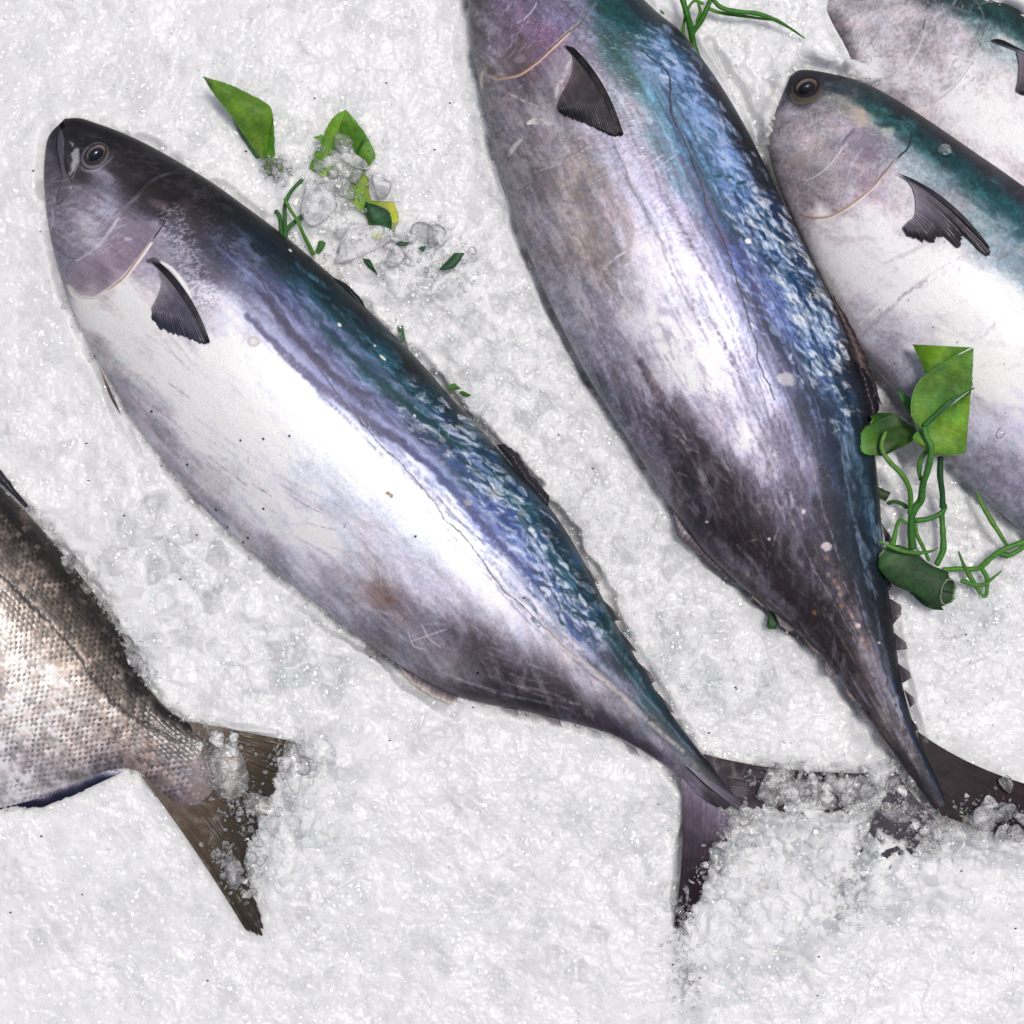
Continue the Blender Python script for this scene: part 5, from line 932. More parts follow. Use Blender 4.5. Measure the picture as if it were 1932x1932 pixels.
def rot(rng, tilt=0.5):
    a = rng.rand() * 2 * np.pi; b = rng.randn() * tilt; c = rng.randn() * tilt
    Rz = np.array([[math.cos(a), -math.sin(a), 0], [math.sin(a), math.cos(a), 0], [0, 0, 1]])
    Rx = np.array([[1, 0, 0], [0, math.cos(b), -math.sin(b)], [0, math.sin(b), math.cos(b)]])
    Ry = np.array([[math.cos(c), 0, math.sin(c)], [0, 1, 0], [-math.sin(c), 0, math.cos(c)]])
    return Rz @ Rx @ Ry
LUMPS = []
for k_ in range(14):
    rg = np.random.RandomState(8000 + k_); V, F = lump(rg, 3, 10)
    LUMPS.append([mesh_np('ice_chunk', V, F, None), mesh_np('ice_chunk', V, F, None)])
    LUMPS[-1][0].materials.append(M_clear); LUMPS[-1][1].materials.append(M_frosty)
def chunk(x, y, r, z, rng, label, group, frosty=False, stretch=1.0):
    o = bpy.data.objects.new('ice_chunk', LUMPS[rng.randint(len(LUMPS))][1 if frosty else 0]); sc.collection.objects.link(o)
    o.location = P(x, y, z); s_ = r * S; o.scale = (s_ * stretch, s_, s_ * (0.7 + .3 * rng.rand())); o.rotation_euler = (rng.randn() * .35, rng.randn() * .35, rng.rand() * 6.28)
    return tag(o, label, 'ice chunk', group)
def scatter(n, line, wd, rmin, rmax, zf, label, group, frosty=0.3, seed=0):
    rng = np.random.RandomState(seed); ln = resample(smooth_line(line, 6), 200)
    for _ in range(n):
        c = ln[rng.randint(200)]; x = c[0] + rng.randn() * wd; y = c[1] + rng.randn() * wd; r = rmin + (rmax - rmin) * rng.rand() ** 2
        z = max(zf(x, y) if callable(zf) else zf, ice_z(x, y)) + r * S * 0.25
        chunk(x, y, r, z, rng, label, group, rng.rand() < frosty)
scatter(38, Q2((620,260),(800,300),(1000,320),(1200,340)), 16, 7, 24, .008, 'one of many clear ice chunks covering the sideways tail lobe of the black-headed tuna', 'ice chunks on the sideways tail lobe', .3, 1)
scatter(26, Q2((470,440),(560,480),(500,600),(430,700),(380,760)), 14, 7, 20, .007, 'one of many ice chunks in the fork of the black-headed tuna\'s tail', 'ice chunks in the tail fork', .4, 2)
scatter(12, Q2((230,900),(230,1050),(260,1200),(270,1380)), 12, 5, 16, .005, 'one of many ice chunks burying the tip of the downward tail lobe', 'ice chunks on the downward tail tip', .3, 3)
scatter(20, Q2((1300,180),(1340,300),(1350,400),(1400,500),(1500,600)), 18, 6, 22, .012, 'one of many ice chunks at the tail root of the brown-black tuna', 'ice chunks at the dark tail root', .35, 4)
scatter(17, Q2((1600,480),(1720,440),(1850,520),(1930,560)), 16, 8, 26, .009, 'one of many ice chunks on the tail lobe that runs off the right edge', 'ice chunks on the right tail lobe', .35, 5)
scatter(12, Q2((1180,560),(1120,700),(1080,850),(1050,1000)), 14, 6, 20, .006, 'one of many ice chunks on the buried tail lobe near the bottom right', 'ice chunks on the buried lobe', .5, 6)
scatter(22, R6((230,400),(320,520),(440,600),(470,720),(570,830)), 8, 8, 21, .008, 'one of many clear ice chunks along the back edge of the brown scaly bream', 'ice chunks along the bream back', .15, 7)
scatter(14, R6((800,1050),(880,1080),(940,1110)), 9, 5, 18, .008, 'one of many clear ice chunks on the upper tail lobe of the bream', 'ice chunks on the upper bream tail', .15, 8)
scatter(20, R6((780,1150),(880,1260),(960,1330),(1010,1400)), 15, 4, 13, .007, 'one of many small clear ice chunks in the middle of the bream tail', 'ice chunks in the bream tail fork', .1, 9)
scatter(22, R6((860,1520),(920,1600),(980,1680),(1020,1560),(960,1480)), 12, 7, 21, .007, 'one of many clear ice chunks on the lower tail lobe of the bream', 'ice chunks on the lower bream tail', .15, 10)
scatter(10, R6((1080,1150),(1180,1170),(1250,1180)), 14, 8, 22, .006, 'one of many ice chunks burying the upper tip of the bream tail', 'ice chunks on the bream tail tip', .5, 11)
scatter(11, Q3((780,560),(900,600),(1000,680),(1100,640),(950,760)), 16, 8, 24, .012, 'one of many ice chunks heaped on the arched green leaf', 'ice chunks on the arched leaf', .45, 12)
scatter(22, Q3((850,1060),(1050,1120),(1250,1150),(1450,1080),(1600,1150)), 22, 8, 27, .008, 'one of many clear ice chunks heaped between the two big tuna below the leaves', 'ice chunks below the leaves', .35, 13)
scatter(5, R4((230,760),(180,900),(150,1020)), 4, 4, 9, .012, 'one of many ice chunks against the cheek of the gold-eyed tuna', 'ice chunks at the cheek', .2, 14)
scatter(7, R4((420,470),(560,500),(720,560),(840,560),(880,420),(760,180)), 5, 4, 9, .010, 'one of many ice chunks between the two right-hand tuna heads', 'ice chunks between the heads', .3, 15)
rg = np.random.RandomState(77)
chunk(*Q3((760,840))[0], 48, .014, rg, 'large smooth oval ice lump below the arched leaf', None, True, 1.25)
chunk(*Q3((1150,740))[0], 25, .012, rg, 'round clear ice lump right of the arched leaf', None, True, 1.1)
chunk(*Q3((930,480))[0], 24, .016, rg, 'clear ice lump lying on the bend of the arched leaf', None, False)
chunk(*Q3((1000,600))[0], 26, .015, rg, 'frosty ice lump under the bend of the arched leaf', None, True, 1.2)
chunk(*Q3((1420,1030))[0], 30, .010, rg, 'clear rounded ice lump right of the dark leaf scrap', None, False)
chunk(*Q3((1030,1100))[0], 40, .010, rg, 'broad flat ice lump below the dark leaf scrap', None, True, 1.8)
for q, r_, st_, l_ in ((Q2((700,320))[0], 38, 1.4, 'wide clear ice slab over the root of the sideways tail lobe'), (Q2((880,360))[0], 36, 1.5, 'wide clear ice slab over the middle of the sideways tail lobe'), (Q2((1060,330))[0], 34, 1.3, 'wide clear ice slab over the outer half of the sideways tail lobe'),
      (Q2((1300,420))[0], 40, 1.3, 'wide clear ice slab against the tail root of the mauve tuna'), (Q2((520,570))[0], 30, 1.3, 'clear ice slab in the fork of the black-headed tuna tail'), (R6((880,1200))[0], 42, 1.4, 'wide clear ice slab over the middle of the bream tail'), (R6((1000,1340))[0], 26, 1.3, 'clear ice slab at the notch of the bream tail'),
      (R6((1130,1190))[0], 38, 1.4, 'wide clear ice slab over the upper tip of the bream tail'), (Q2((1720,520))[0], 46, 1.7, 'wide clear ice slab below the tail lobe at the right edge')):
    o_ = chunk(*q, r_, .0085, rg, l_, None, False, st_); o_.scale = (o_.scale[0], o_.scale[1], o_.scale[2] * .38); o_.rotation_euler = (.06, .05, rg.rand() * 6)
chunk(*Q2((1750,480))[0], 28, .016, rg, 'clear oval ice lump on the tail lobe at the right edge', None, False, 1.2)
chunk(*Q2((1900,560))[0], 17, .014, rg, 'small round clear ice lump close to the right edge on a tail lobe', None, False)
chunk(*Q2((1840,310))[0], 17, .014, rg, 'wedge of clear ice on the leading edge of the tail at the right', None, False, 1.5)
chunk(*R6((900,1610))[0], 24, .012, rg, 'largest clear ice lump on the bream lower tail lobe', None, False, 1.2)
chunk(*R6((260,400))[0], 22, .012, rg, 'clear ice lump on the bream back nearest the left edge', None, False, 1.3)
# ---- loose granules (uncountable)
def granules():
    rng = np.random.RandomState(5); Vs = []; Fs = []; n0 = 0; V0, F0 = ICO[1]
    N = 26000; xs = rng.rand(N * 2) * 2050 - 60; ys = rng.rand(N * 2) * 2050 - 60
    co = np.clip(0.16 + blobmask(xs, ys, COARSE), 0, 1); keep = rng.rand(N * 2) < co; xs, ys = xs[keep][:N], ys[keep][:N]
    bad = np.zeros(len(xs), bool)
    for f in (f1, f2, f3, f4, fb): bad |= inside(xs, ys, f.outline)
    xs, ys = xs[~bad], ys[~bad]; n = len(xs); r = (1.0 + 4.0 * rng.rand(n) ** 3) * S; z = ice_z(xs, ys)
    nv_ = len(V0); A = np.empty((n, nv_, 3), np.float32)
    for i in range(n):
        V = V0 * (0.6 + 0.8 * rng.rand(nv_, 1)) * np.array([1, .5 + .5 * rng.rand(), .7]); A[i] = (V @ rot(rng, .8).T) * r[i]
    A[:, :, 0] += ((xs - 966) * S)[:, None]; A[:, :, 1] -= ((ys - 966) * S)[:, None]; A[:, :, 2] += (z + r * .2)[:, None]
    F = (F0[None] + (np.arange(n) * nv_)[:, None, None]).reshape(-1, 3)
    o = link('ice_granules', mesh_np('ice_granules', A.reshape(-1, 3), F, None, None, False), M_grain)
    tag(o, 'loose glittering ice granules strewn over the ice bed', None, None, 'stuff')
granules()
def shards():
    rng = np.random.RandomState(15); V0, F0 = ICO[2]; Vs, Fs, k_ = [], [], 0
    L_ = [(Q3((460,600),(520,640),(560,690)), 12, 200, .006), (Q2((1340,480),(1480,540),(1400,600)), 20, 260, .010), (Q2((640,330),(900,350),(1200,380)), 26, 420, .0075), (Q2((600,300),(800,310),(1000,330),(1250,320)), 20, 420, .0075), (Q2((470,440),(480,560),(420,700),(330,820)), 20, 300, .007), (Q2((230,900),(240,1100),(270,1380)), 14, 220, .004),
          (Q2((1300,180),(1360,400),(1450,560),(1350,640)), 22, 420, .011), (Q2((1560,470),(1750,470),(1932,560)), 20, 380, .009), (Q2((1180,560),(1100,750),(1040,1000)), 24, 300, .006),
          (R6((230,400),(340,540),(450,680),(570,830)), 9, 260, .008), (R6((790,1080),(880,1240),(960,1360),(1020,1430)), 24, 620, .0085), (R6((850,1500),(940,1640),(1000,1560)), 14, 260, .006), (R6((1060,1150),(1250,1180)), 18, 200, .004),
          (Q3((780,560),(950,640),(1080,700),(850,740)), 24, 300, .012), (Q3((850,1060),(1200,1140),(1500,1180),(1650,1250)), 34, 460, .006), (R4((200,850),(150,1000)), 4, 50, .012)]
    L_ += [(f1.A[300:].tolist()[::12], 7, 500, .003), (f1.B[200:].tolist()[::12], 6, 300, .002), (f2.B[300:].tolist()[::12], 6, 420, .006), (f2.A[900:].tolist()[::12], 6, 160, .006), (fb.A[430:].tolist()[::12], 8, 380, .006), (fb.B[430:].tolist()[::12], 5, 120, .002)]
    for ln_, wd, n_, z0 in L_:
        ln_ = resample(smooth_line(ln_, 6), 200)
        for _ in range(n_):
            c = ln_[rng.randint(200)]; x, y = c + rng.randn(2) * wd; r = (1.3 + 5 * rng.rand() ** 3) * S
            V = V0 * (0.7 + .5 * rng.rand(len(V0), 1)) * np.array([1, .4 + .5 * rng.rand(), .6]); q = P(x, y, max(z0, ice_z(x, y)) + r * .5)
            Vs.append((V @ rot(rng, .6).T) * r + np.array(q)); Fs.append(F0 + k_); k_ += len(V0)
    o = link('ice_shards', mesh_np('ice_shards', np.concatenate(Vs), np.concatenate(Fs)), M_clear); tag(o, 'small clear ice shards heaped on the tails and leaves', None, None, 'stuff')
shards()
print('chunks')

# ------------------------------------------------------------------ leaves, stems
def sheet(parent, name, ea, eb, za, zb, cols, n=70, m=26, bulge=0.003, vein=0.12, seed=1, thick=.0004, vper=5.0, fuzz=0.0):
    """leaf blade spanned between two edges; cols = colours from edge a to edge b"""
    a = resample(smooth_line(ea, 8), n); b = resample(smooth_line(eb, 8), n); t = np.linspace(0, 1, m)[None]
    x = a[:, :1] * (1 - t) + b[:, :1] * t; y = a[:, 1:] * (1 - t) + b[:, 1:] * t; s_ = np.linspace(0, 1, n)[:, None]
    Z = lambda q: np.interp(np.linspace(0, 1, n), np.linspace(0, 1, len(q)), q)[:, None] if np.ndim(q) else q
    x = x + 1.3 * fbm(x, y, 5, 3, seed + 7) * ((t < .03) | (t > .97)); y = y + 1.3 * fbm(x, y, 5, 3, seed + 8) * ((t < .03) | (t > .97))
    z = Z(za) * (1 - t) + Z(zb) * t + bulge * np.sin(np.pi * t) + 0.0006 * fbm(x, y, 22, 3, seed) + .0022 * fbm(x, y, 55, 2, seed + 5)
    c = np.array([hx(q) for q in cols]); tt = np.clip(t + 0.12 * fbm(x, y, 30, 3, seed + 1) + 0 * s_, 0, 1)
    cc = np.stack([np.interp(tt, np.linspace(0, 1, len(c)), c[:, i]) for i in range(3)], -1)
    vv_ = np.sin((s_ * n * 1.0 + t * 9) / vper * 2 * np.pi); cc = cc * (1 + vein * vv_ * .5 + .16 * fbm(x, y, 9, 4, seed + 2, .65) + .2 * fbm(x, y, 40, 2, seed + 3))[..., None] * (1 + .16 * fbm(x, y, 30, 4, seed + 6)[..., None] * np.array([1, .2, -1.2]))
    X, Y = PA(x, y, z); V = np.stack([X, Y, z], -1).reshape(-1, 3); k_ = len(V); V2 = V.copy(); V2[:, 2] -= thick
    g = np.arange(k_).reshape(n, m); rim = np.r_[g[:, 0], g[-1, 1:], g[::-1, -1][1:], g[0, ::-1][1:]]
    Rf = np.stack([rim[:-1], rim[1:], rim[1:] + k_, rim[:-1] + k_], -1); F = grid_faces(n, m)
    col = lin(cc.reshape(-1, 3)) * 1.05
    return link(name, mesh_np(name, np.r_[V, V2], np.r_[F, F[:, ::-1] + k_, Rf], np.clip(np.r_[col, col], 0, 1), {'shine': np.full(2 * k_, .5)}), M_leaf, parent)
def tube(parent, name, pts, rads, zs_, col='#4f8f2c', col2=None, seed=1, nr=10):
    ln = smooth_line([(p_[0], p_[1]) for p_ in pts], 8); n = max(12, int(np.hypot(*np.diff(ln, axis=0).T).sum() / 2.5)); ln = resample(ln, n)
    q = np.linspace(0, 1, n); z = np.interp(q, np.linspace(0, 1, len(zs_)), zs_); r = np.interp(q, np.linspace(0, 1, len(rads)), rads)
    r = r * (1 + .12 * (vnoise(q * n / 5, q * 0, seed) - .5) * 2) * S
    X, Y = PA(ln[:, 0], ln[:, 1], z); C = np.stack([X, Y, z], -1); T = np.gradient(C, axis=0); T /= np.linalg.norm(T, axis=1)[:, None] + 1e-12
    U = np.cross(T, [0, 0, 1.0]); U /= np.linalg.norm(U, axis=1)[:, None] + 1e-9; W = np.cross(U, T)
    th = np.linspace(0, 2 * np.pi, nr, endpoint=False)
    V = (C[:, None] + r[:, None, None] * (np.cos(th)[None, :, None] * U[:, None] + np.sin(th)[None, :, None] * W[:, None])).reshape(-1, 3)
    c = hx(col)[None] * (1 - q[:, None]) + hx(col2 or col)[None] * q[:, None]; c = np.repeat(c, nr, 0); c = c * (1 + .18 * fbm(np.arange(len(c)) * 1.0, np.arange(len(c)) * .3, 9, 3, seed))[:, None]
    V = np.r_[V, C[:1], C[-1:]]; k_ = len(V); cc = np.r_[c, c[:1], c[-1:]]
    F = grid_faces(n, nr, True); j = np.arange(nr); caps = np.r_[np.stack([j, (j + 1) % nr, np.full(nr, k_ - 2), np.full(nr, k_ - 2)], -1)[:, [0, 1, 2, 2]]]
    # caps as degenerate-free triangles are added by a tiny taper instead
    V[:nr] = C[0] + (V[:nr] - C[0]) * .05; V[(n - 1) * nr:n * nr] = C[-1] + (V[(n - 1) * nr:n * nr] - C[-1]) * .05
    return link(name, mesh_np(name, V[:-2], F, lin(cc[:-2]) * .8, {'shine': np.full(k_ - 2, .6)}), M_leaf, parent)

SPR = None
# left sprig: folded leaf
t = root('leaf', P(*Q3((300,330))[0], .01), 'bright green leaf with a pointed tip, folded, standing in the ice above the black-headed tuna', 'leaf')
sheet(t, 'blade', Q3((72,78),(130,170),(190,250),(250,325),(300,400),(350,470),(420,572)), Q3((75,78),(230,125),(390,200),(470,250),(497,310),(480,440),(445,575)), [.030,.028,.02,.012,.006], [.030,.028,.022,.02,.012,.008], ['#6c9a32', '#7aa53a', '#5f8c22', '#6f9c30'], 90, 34, .004, .05, 3)
sheet(t, 'fold', Q3((497,300),(505,400),(512,560)), Q3((492,330),(470,450),(442,585)), [.022,.014,.006], [.020,.010,.004], ['#4d7f1c', '#5f9425'], 40, 12, .001, .05, 4)
sheet(t, 'fold', Q3((250,325),(300,400),(360,490),(420,572)), Q3((252,335),(290,420),(340,500),(395,578)), [.011,.009,.007,.004], [.006,.004,.003,.002], ['#3f7a3a', '#2f6a34'], 40, 8, .0005, .05, 5)
sheet(t, 'tip', Q3((470,570),(440,630),(470,685)), Q3((520,575),(560,620),(565,660)), [.006,.004,.003], [.006,.004,.003], ['#5c8f3c', '#7fae5c'], 30, 14, .001, .05, 6)
# arched leaf
t = root('leaf', P(*Q3((950,450))[0], .01), 'arched green leaf half covered by ice lumps, between the two large tuna', 'leaf')
sheet(t, 'blade', Q3((715,650),(740,570),(790,470),(840,360),(890,305),(945,280)), Q3((900,680),(900,620),(880,560),(890,500),(960,500),(1010,400)), [.006,.008,.010,.014,.016,.018], [.004,.005,.006,.008,.012,.018], ['#6ba031', '#7fae3c', '#5f8f24'], 80, 30, .002, .05, 7)
sheet(t, 'blade', Q3((945,280),(1000,345),(1062,430),(1100,500),(1122,550),(1120,575)), Q3((900,400),(960,470),(1000,540),(1020,600),(1045,640),(1055,658)), [.018,.018,.016,.012,.010,.008], [.018,.015,.012,.008,.006,.004], ['#6b9f2e', '#578a1e', '#4c7f1c'], 80, 26, .002, .05, 8)
sheet(t, 'tip', Q3((738,445),(770,440),(800,430)), Q3((765,462),(785,465),(800,462)), .012, .012, ['#5f9428', '#5f9428'], 20, 8, .0005, .05, 9)
tube(t, 'midrib', Q3((1055,455),(1030,500),(1005,545)), [2.5, 2.2, 2], [.018,.016,.013], '#3f7020', '#3f7020')
sheet(t, 'lower_blade', Q3((760,660),(850,720),(940,800),(1040,910)), Q3((1050,650),(1080,710),(1085,790),(1110,850)), .0065, .0075, ['#9cc06c', '#86b030', '#8fae20'], 40, 20, .001, .05, 10)
t = root('leaf', P(*Q3((1150,950))[0], .01), 'yellow-green leaf with a dark green folded scrap, showing through the ice below the arched leaf', 'leaf')
sheet(t, 'blade', Q3((1070,830),(1045,900),(1045,980),(1080,1060)), Q3((1230,840),(1255,900),(1255,970),(1160,1060)), .0045, .0045, ['#8fae1c', '#a5b428', '#c2cc3c'], 40, 24, .001, .05, 11)
sheet(t, 'folded_scrap', Q3((1060,840),(1058,900),(1080,960),(1110,995),(1180,1055)), Q3((1065,840),(1180,880),(1215,925),(1218,1000),(1212,1050)), [.014,.012,.012,.010,.008], [.014,.013,.012,.01,.008], ['#1c4a24', '#245c30', '#1c4720'], 50, 22, .002, .05, 12)
# stems behind fish 1
t = root('vine', P(*Q3((600,900))[0], .01), 'crossed bunch of thin green stems poking from ice behind the black-headed tuna', 'stem')
for i_, (pts, r_, z_, c) in enumerate(((Q3((700,690),(640,740),(595,800),(575,850),(570,900),(575,1060)), [3.6, 4.6], [.004, .012], '#3f7a34'), (Q3((510,890),(540,930),(550,1020),(560,1060)), [4.4, 3.6], [.008, .010], '#357029'),
      (Q3((568,815),(600,880),(650,960),(690,1050),(750,1165)), [3.2, 3.8], [.018, .018, .008], '#5d9a34'), (Q3((718,905),(660,940),(600,990),(570,1030)), [4.2, 3.8], [.006, .012], '#3f7f30'), (Q3((800,1075),(790,1110),(765,1155)), [7, 5], [.006, .004], '#4f8a44'))):
    tube(t, 'stem', pts, r_, z_, c, seed=i_ + 20)
# top vine
t = root('vine', P(*R3((1120,160))[0], .01), 'green forked vine stem hanging in from the top edge with long tendrils over the ice', 'stem')
for i_, (pts, r_, z_, c, c2) in enumerate(((R3((1060,-60),(1085,30),(1110,120),(1125,200),(1140,260),(1170,330)), [5, 6.5, 6], [.02, .02, .012, .010], '#3f8a1c', '#2f7a1c'),
      (R3((1240,-60),(1205,10),(1170,90),(1120,165)), [5, 5, 5], [.02, .018, .013], '#478f22', '#3c8420'), (R3((1180,20),(1130,5),(1095,60),(1078,140),(1090,200),(1120,250)), [3, 3, 3.4], [.02, .014, .008], '#6aa83c', '#5a9a2c'),
      (R3((1150,10),(1160,60),(1140,110)), [3, 3], [.02, .014], '#5f9c34', '#5f9c34'), (R3((1215,-10),(1260,35),(1330,55),(1430,65),(1520,95),(1600,140),(1668,188)), [4.4, 4.6, 4, 1.0], [.02, .018, .014, .006], '#4c9428', '#3f8a22'),
      (R3((1200,40),(1250,60),(1330,72),(1420,85),(1510,98)), [3.6, 3.6, 1.5], [.014, .012, .008], '#6fae44', '#64a63a'))):
    tube(t, 'tendril' if i_ > 3 else 'stem', pts, r_, z_, c, c2, seed=i_ + 30)
# right sprig
t = root('vine_sprig', P(*R5((700,1300))[0], .01), 'leafy green sprig with furry-edged leaves and curling stems, on the right against the pale belly', 'vine sprig')
o = sheet(t, 'leaf', R5((1012,366),(900,420),(785,487),(712,560),(682,650),(688,740),(725,805)), R5((1018,368),(1015,440),(1010,520),(1005,580),(930,640),(850,700),(745,795)), [.066,.062,.058,.055,.052,.050,.048], [.070,.070,.069,.066,.058,.052,.048], ['#6c9c48', '#74a548', '#6a9c3c', '#5f9040'], 90, 34, .002, .06, 40, vper=4.0); o['label'] = 'large upper face of the folded green leaf'
o = sheet(t, 'leaf', R5((1005,590),(930,650),(850,710),(765,790),(700,825),(700,865),(760,908)), R5((1004,600),(996,700),(988,780),(980,860),(972,925),(900,940),(800,938)), [.064,.058,.052,.048,.046,.044,.042], [.066,.062,.058,.052,.048,.046,.044], ['#5f9432', '#84b040', '#7fae3a', '#6c9a34'], 90, 30, .002, .05, 41, vper=5.0); o['label'] = 'lower face of the folded green leaf'
sheet(t, 'leaf', R5((688,345),(715,400),(740,450),(758,502)), R5((1012,362),(960,385),(880,430),(770,498)), [.052,.050,.048,.046], [.064,.060,.055,.048], ['#5f8f20', '#6c9c24', '#86b040', '#5c8c24'], 50, 34, .001, .06, 42)
sheet(t, 'leaf', R5((605,582),(625,640),(660,700),(688,742)), R5((608,582),(655,618),(690,650),(694,735)), .036, .034, ['#2f6420', '#3c7428'], 30, 12, .001, .05, 43)
sheet(t, 'leaf', R5((465,730),(470,765),(425,800),(402,865),(430,930),(520,944)), R5((500,712),(580,718),(650,760),(712,806),(690,862),(560,932)), [.034,.032,.032,.034,.034,.034], [.030,.026,.028,.034,.036,.036], ['#5c8c34', '#2f5a16', '#284c12', '#4c7c28'], 70, 30, -.003, .05, 44)
M_dark = ['#3a6a34', '#24482a', '#1f4024', '#2f5c30']
def roll_leaf(parent):
    ax = resample(smooth_line(R5((522,1450),(590,1510),(680,1570),(780,1625),(850,1665),(905,1680)), 8), 70); n = 70; m_ = 60
    th = np.linspace(-0.5 * np.pi, 1.5 * np.pi, m_)
    T = np.gradient(ax, axis=0); T /= np.hypot(*T.T)[:, None]; Nn = np.stack([-T[:, 1], T[:, 0]], -1); q = np.linspace(0, 1, n)
    rad = np.interp(q, [0, .1, .3, .6, .85, 1], [10, 30, 37, 32, 36, 24]) * (1 + .05 * fbm(q * 300, q * 0, 40, 2, 8))
    edge = 3.5 * fbm(th[None] * 30, th[None] * 0, 7, 3, 91) * (q[:, None] > .97)
    edge = edge - sstep(.8, 1, q)[:, None] * 15 * (np.sin(th)[None] + .4)
    x = ax[:, :1] + Nn[:, :1] * rad[:, None] * np.cos(th) + T[:, :1] * edge; y = ax[:, 1:] + Nn[:, 1:] * rad[:, None] * np.cos(th) + T[:, 1:] * edge
    zc_ = np.interp(q, [0, 1], [.030, .024])[:, None]; z = zc_ + rad[:, None] * S * 0.40 * np.sin(th) + .0006 * fbm(x, y, 26, 2, 92)
    c = hx('#2c5229')[None, None] * (1 + .3 * fbm(x, y, 22, 4, 90, .65) + .25 * fbm(x, y, 5, 3, 93, .7))[..., None] + np.array([.06, .10, .04]) * np.exp(-((q[:, None] - .1) / .12) ** 2)[..., None]
    c = np.where((q[:, None] > .985)[..., None] | (q[:, None] < .02)[..., None], hx('#8fa884'), c)
    X, Y = PA(x, y, .026 + 0 * z); V = np.stack([X, Y, z], -1).reshape(-1, 3)
    o = link('leaf', mesh_np('leaf', V, grid_faces(n, m_), lin(c.reshape(-1, 3)) * .9, {'shine': np.full(len(V), .1)}), M_leaf, parent); o['label'] = 'dark green rolled-up leaf'
    md = o.modifiers.new('thickness', 'SOLIDIFY'); md.thickness = .0006
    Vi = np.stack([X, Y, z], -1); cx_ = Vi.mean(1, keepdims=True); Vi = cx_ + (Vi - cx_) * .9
    inner = link('leaf_hollow_shade', mesh_np('leaf_hollow_shade', Vi.reshape(-1, 3), grid_faces(n, m_)[:, ::-1], lin(np.tile(hx('#141c12'), (len(V), 1))) * .4, {'shine': np.zeros(len(V))}), M_speck_hollow)  # near-black sheet painting the shade inside the roll
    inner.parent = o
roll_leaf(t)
sheet(t, 'leaf', R5((505,1500),(530,1580),(620,1615),(680,1680),(740,1740),(800,1770)), R5((560,1540),(640,1600),(700,1640),(760,1690),(830,1740),(860,1772)), .016, .022, ['#2c5a2c', '#1f4220'], 50, 10, .001, .05, 46)
stems = ((R5((1024,578),(960,610),(880,660),(800,735),(748,785)), [1.5,3,4.5], [.068,.062,.052], '#4c8c44', '#4f9448'), (R5((748,785),(765,840),(790,895),(785,960),(765,1040),(745,1100),(735,1180),(700,1230),(682,1300),(690,1450)), [5.5,6,7,7.5], [.052,.05,.04,.026,.02,.016], '#5fa04a', '#3f8030'),
  (R5((770,915),(735,960),(725,1020),(735,1080)), [5,4], [.04,.032], '#5f9c44', '#5a9a40'), (R5((548,810),(525,870),(530,920),(570,980),(630,1040),(670,1110),(680,1180),(672,1260)), [3.5,5,4.5,4.5], [.036,.04,.034,.022], '#7cae4c', '#5fa03c'),
  (R5((840,945),(838,1050),(850,1150),(850,1230)), [6,5.5,6], [.030,.026,.020], '#23502c', '#2f6a34'), (R5((700,1290),(760,1285),(830,1260),(862,1225),(855,1200)), [5,4.5,5], [.020,.02,.018], '#4f9638', '#458a34'),  # first stem coloured dark for the big leaf's shadow on it
  (R5((845,1240),(850,1310),(855,1400),(850,1460),(815,1535)), [6,5.5,7,5], [.018,.016,.014], '#54983c', '#4f9438'), (R5((665,1225),(630,1200),(590,1190),(550,1200)), [4,3.5], [.018,.012], '#4f8a3c', '#3a6c2c'),
  (R5((660,1310),(625,1285),(605,1320),(590,1390),(575,1430)), [3.5,4,6], [.022,.030,.032], '#62a63c', '#5aa038'), (R5((700,1290),(715,1370),(745,1430),(780,1510)), [4,3.5], [.018,.012], '#62a442', '#5c9c40'),
  (R5((505,1400),(560,1425),(640,1455),(720,1465),(790,1455),(832,1432)), [2,4.5,4,1], [.042,.042,.034,.026], '#6cac48', '#5c9a3c'), (R5((845,1555),(950,1550),(1040,1548),(1100,1500),(1160,1455),(1230,1425),(1330,1390)), [4.5,4.5,5.5,5,6], [.016,.014,.02,.02], '#5fa636', '#62a840'),
  (R5((935,1452),(965,1530),(1010,1610),(1060,1690)), [1.5,5,3.5], [.022,.014,.012], '#5c8f44', '#64a440'), (R5((1060,1548),(1088,1600),(1085,1690),(1060,1690)), [4.5,4], [.014,.010], '#62a640', '#62a640'),
  (R5((945,1612),(1010,1632),(1070,1636),(1120,1600),(1172,1558)), [4,4,1.2], [.018,.014,.014], '#62a440', '#5c9a3c'), (R5((1160,1460),(1200,1480),(1260,1450),(1310,1410)), [4,5], [.012,.014], '#64a844', '#64a844'), (R5((1150,1448),(1165,1470),(1210,1480)), [6,6], [.014,.014], '#4f9434', '#4f9434'))
for i_, (pts, r_, z_, c, c2) in enumerate(stems): tube(t, 'stem', pts, r_, z_, c, c2, seed=i_ + 50)
t = root('vine', P(*R5((1100,1270))[0], .01), 'short light green stem tip coming out from under the pale belly at the right', 'stem')
tube(t, 'stem', R5((1035,1140),(1060,1200),(1100,1270),(1150,1350),(1210,1445)), [3, 5, 3], [.010,.012,.012], '#6ca444', '#5f9a38')
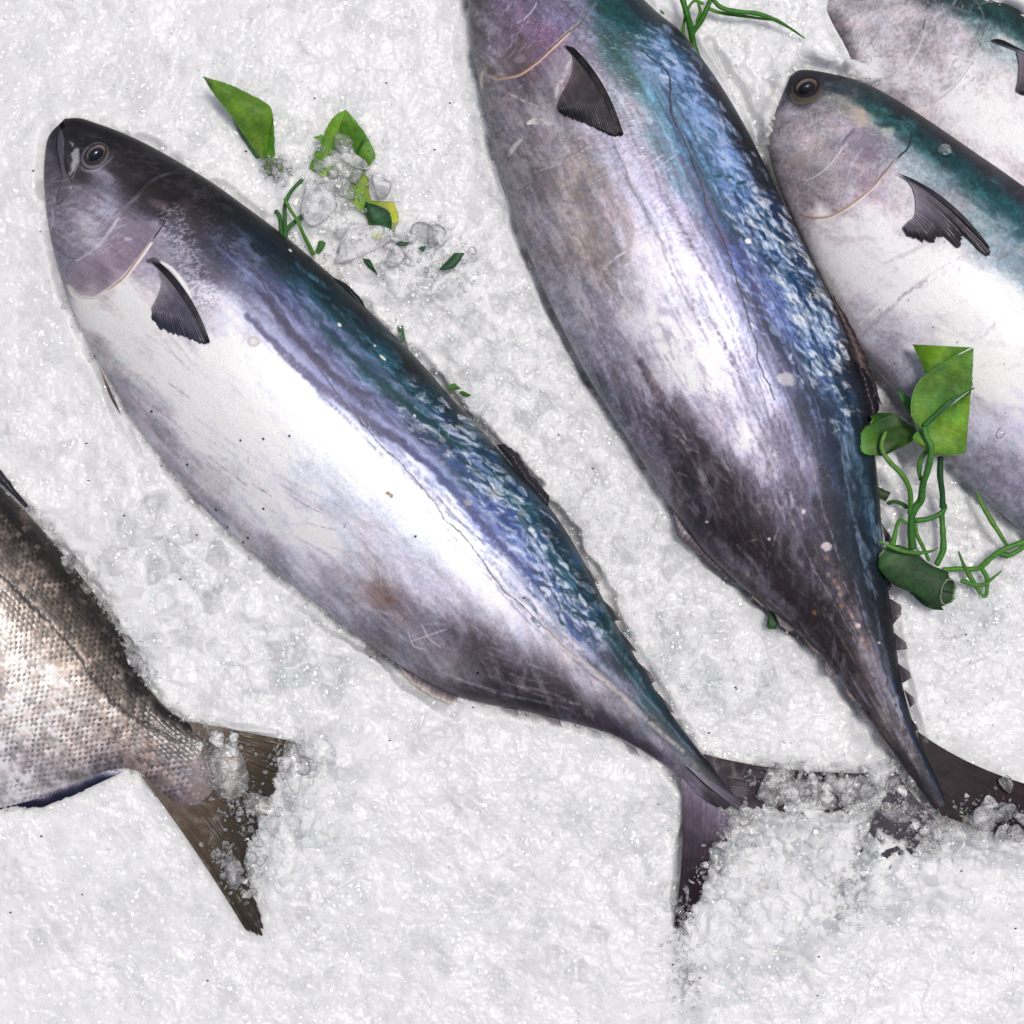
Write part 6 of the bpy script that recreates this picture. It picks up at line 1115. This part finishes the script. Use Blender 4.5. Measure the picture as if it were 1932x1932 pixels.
# leaf scraps in the ice
def scrap(name, pts, c, label, z=.004, grp=None):
    pts = np.array(pts); n = len(pts) // 2; a = pts[:n + 1]; b = np.r_[pts[:1], pts[:n:-1]] if len(pts) - n > 1 else pts[-2:]
    t_ = sheet(None, name, a, b, z, z, [c, c], 24, 10, .001, .05, int(abs(pts[0][0])) % 50)
    return tag(t_, label, 'leaf scrap')
scrap('leaf_scrap', Q4((690,615),(665,720),(725,735),(722,660)), '#1c4a14', 'small dark green leaf scrap under the belly edge of the brown-black tuna tail', .010)
scrap('leaf_scrap', R2((475,155),(510,180),(538,170),(500,150)), '#2c6a1c', 'tiny green leaf scrap beside the mid back of the black-headed tuna', .004)
scrap('leaf_scrap', R2((410,130),(450,145),(490,140),(455,110)), '#4a8034', 'tiny pale green leaf scrap, upper of the two beside the mid back', .004)
scrap('leaf_scrap', Q3((1505,1255),(1600,1240),(1665,1150),(1600,1150)), '#24502c', 'dark green leaf scrap in the ice left of the mauve tuna', .010)
scrap('leaf_scrap', Q3((1040,1180),(1070,1230),(1140,1290),(1090,1190)), '#28502c', 'dark green leaf scrap in the ice just above the back of the black-headed tuna', .009)
scrap('leaf_scrap', Q3((1230,1100),(1300,1110),(1330,1085),(1270,1080)), '#30583c', 'small dark leaf scrap under the clear lumps below the leaves', .009)
scrap('leaf_scrap', Q3((1380,1120),(1410,1145),(1430,1110),(1400,1110)), '#3c6440', 'small dark leaf scrap right of the flat ice lump', .009)
scrap('leaf_scrap', R3((965,45),(975,65),(990,68),(978,50)), '#5c9c30', 'tiny bright green scrap near the top edge beside the mauve tuna', .004)
scrap('leaf_scrap', R5((495,1105),(500,1160),(545,1190),(575,1140)), '#24441c', 'dark mossy leaf scrap between the sprig and the mauve tuna', .014)
scrap('leaf_scrap', [(745,600),(750,630),(765,645),(760,610)], '#3c6c44', 'faint green leaf scrap in the shaded gap behind the black-headed tuna', .002)
# droplets and specks
def drop(x, y, rx, ry, ang, f, label):
    o = dome(None, 'water_drop', x, y, rx, ry, ang, f.surf(x, y) - .0002, .0022, M_drop); return tag(o, label, 'water drop')
drop(1889, 816, 12, 8, -60, f3, 'clear water drop on the white belly near the right edge')
d_ = chunk(*R4((1390,1035))[0], 15, f3.surf(*R4((1390,1035))[0]) + .001, rg, 'small clear ice chip on the teal shoulder of the gold-eyed tuna', None, False)
drop(*R4((1385,1065))[0], 12, 6, 0, f3, 'flat water drop beside the ice chip on the teal shoulder')
def specks():
    rng = np.random.RandomState(11); pts = [(*q, 2.6) for q in Q5((40,747),(268,1180),(52,968),(704,1298),(492,880),(606,1565)) + R2((1125,525),(547,1678),(960,362),(50,1435),(145,1838),(1813,1582),(1685,1802)) + Q2((362,62),(112,415),(1620,748),(1890,1035),(320,1280),(185,1215),(905,1370),(910,1175),(1305,785)) + Q3((335,533),(1480,522),(1188,118),(1575,240),(752,210)) + Q1((1708,345),(90,492),(145,955)) + Q4((1875,765),(475,1085),(313,1362))]
    pts += [(rng.rand() * 1932, rng.rand() * 1932, 1.2) for _ in range(60)] + [(20,1722,2.4),(78,1578,3.2),(392,1850,2.6),(155,1688,2.2),(1390,1300,2.4)]
    V0, F0 = ICO[1]; Vs, Fs, k_ = [], [], 0
    for x, y, r in pts:
        if any(inside(np.array([x]), np.array([y]), f.outline)[0] for f in (f1, f2, f3, f4, fb)): continue
        V = V0 * (0.6 + .8 * rng.rand(len(V0), 1)) * np.array([1, .6, .6]) * r * S; q = P(x, y, ice_z(x, y) + .0006); Vs.append(V + np.array(q)); Fs.append(F0 + k_); k_ += len(V0)
    o = link('dirt', mesh_np('dirt', np.concatenate(Vs), np.concatenate(Fs)), M_speck_hollow); tag(o, 'fine black grit sprinkled on the ice', None, None, 'stuff')
specks()
print('done', len(bpy.data.objects))
